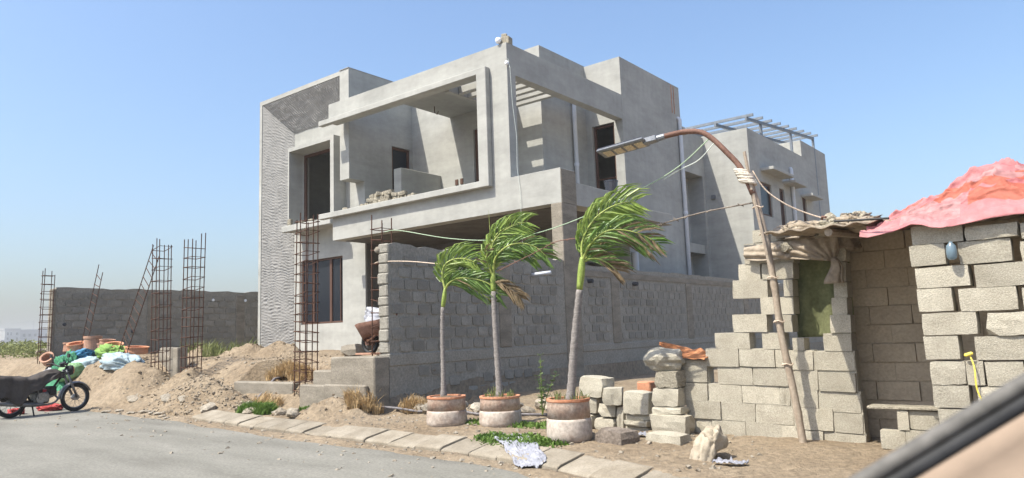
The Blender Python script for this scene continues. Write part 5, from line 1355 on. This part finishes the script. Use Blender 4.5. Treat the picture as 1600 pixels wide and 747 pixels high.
sack("red_cloth", (-16.0, 5.62, .18), (.42, .24, .14), REDCLOTH, "crumpled red cloth on the ground behind the motorcycle engine", rot=(0, 0, .6), seed=61, wr=.5, cat="cloth")
sack("red_cloth", (-15.9, 5.02, .17), (.30, .2, .14), REDCLOTH, "small red rag on the ground behind the motorcycle stand", rot=(0, 0, .2), seed=62, wr=.5, cat="cloth")

# ---------------------------------------------------------------- far buildings across the open land
def far_building(name, label, x0, x1, y0, y1, z1, m, wins, group=None, parapet=True):
    b = thing(name, label, "building", ((x0 + x1) / 2, (y0 + y1) / 2, 0), group)
    subs = [(x1 - 1.0, x1 + 1, w[0], w[1], w[2], w[3]) for w in wins]
    part("wall", solid([(x0, x1, y0, y1, -2, z1)], subs), m, b)
    for w in wins:
        part("window", MB().box(x1 - .9, x1 - .7, w[0] + .01, w[1] - .01, w[2] + .01, w[3] - .01), GLASS, b)
    if parapet:
        part("parapet", solid([(x0 - .3, x1 + .3, y0 - .3, y1 + .3, z1 + .02, z1 + .9)], [(x0 + .1, x1 - .1, y0 + .1, y1 - .1, z1 - .5, z1 + 2)]), m, b)
    return b
far_building("pale_building", "pale three storey building with small dark windows far across the scrub", -620, -600, 180.2, 189.6, 16.4, FARB,
             [(181.6, 182.7, 12.6, 14.6), (183.6, 184.7, 12.6, 14.6), (187.0, 188.4, 12.6, 14.4), (181.6, 182.7, 9, 11), (187.0, 188.4, 9, 11)])
far_building("grey_building", "long grey building with a row of windows, right of the pale one far away", -625, -604, 190.2, 232, 15.6, FARD,
             [(192.5 + 3.6 * k, 194.2 + 3.6 * k, 11.4, 13.4) for k in range(10)])
far_building("low_building", "grey block partly hidden at the left edge far across the scrub", -640, -612, 140, 179.5, 14.8, FARD, [(150 + 6 * k, 152 + 6 * k, 10.5, 12.6) for k in range(5)])
far_building("small_building", "low pale outbuilding in front of the far pale building", -592, -580, 172, 184.5, 9.2, FARB, [], parapet=False)
single("radio_mast", MB().tube([(-604, 199, 15), (-604, 199, 23)], .12, 5).tube([(-604, 185, 21), (-604, 201, 22.6)], .10, 5), FARD, "thin mast with a boom on the roof of the far buildings", "mast")

# ---------------------------------------------------------------- the car's window ledge nearest the viewer
A = Vector((-.231, .742, 1.135)); B = Vector((-.055, .877, 1.252))
u_ = (B - A).normalized()
car = thing("car_window_ledge", "beige car window ledge with a black rubber seal crossing the lower right corner", "car interior", A)
cv = Vector((0, 0, 0)) + (A + B) / 2 - Vector((0, 0, 1.3)); cv.normalize()
nrm = u_.cross(cv).normalized()
if nrm.z < 0: nrm = -nrm
a0, b0 = A - u_ * .4, B + u_ * .5
def along(off_n, off_c, t): return a0.lerp(b0, t) + nrm * off_n + cv * off_c
part("seal_lit_edge", MB().tube([along(-.008, .0, t / 12) for t in range(13)], .008, 10), SEAL_LIT, car, smooth=True)  # separate grey tube in place of the black seal's lit upper edge
part("rubber_seal", MB().tube([along(-.0235, .0, t / 12) for t in range(13)], .0085, 10), BLACK, car, smooth=True)
def trimf(u, v):
    s = v
    off = -.029 - .40 * s
    dep = -.012 - .10 * math.sin(s * 1.5) + .018 * math.sin(min(1, s * 9) * 1.57)
    p = a0.lerp(b0, u) + nrm * off + cv * dep
    return p
part("door_trim", MB().grid(trimf, 20, 24), TRIM, car, smooth=True, solid=.01)

# ---------------------------------------------------------------- the dusty air
hz = bpy.data.materials.new("haze")
hz.use_nodes = True
hn = hz.node_tree
hn.nodes.remove(hn.nodes["Principled BSDF"])
pv = hn.nodes.new("ShaderNodeVolumePrincipled")
pv.inputs["Color"].default_value = (.97, .985, 1.0, 1)
pv.inputs["Density"].default_value = .0008
hn.links.new(pv.outputs[0], hn.nodes["Material Output"].inputs["Volume"])
stuff(part("haze", MB().box(-1400, 1400, -1400, 1400, -4, 25), hz))
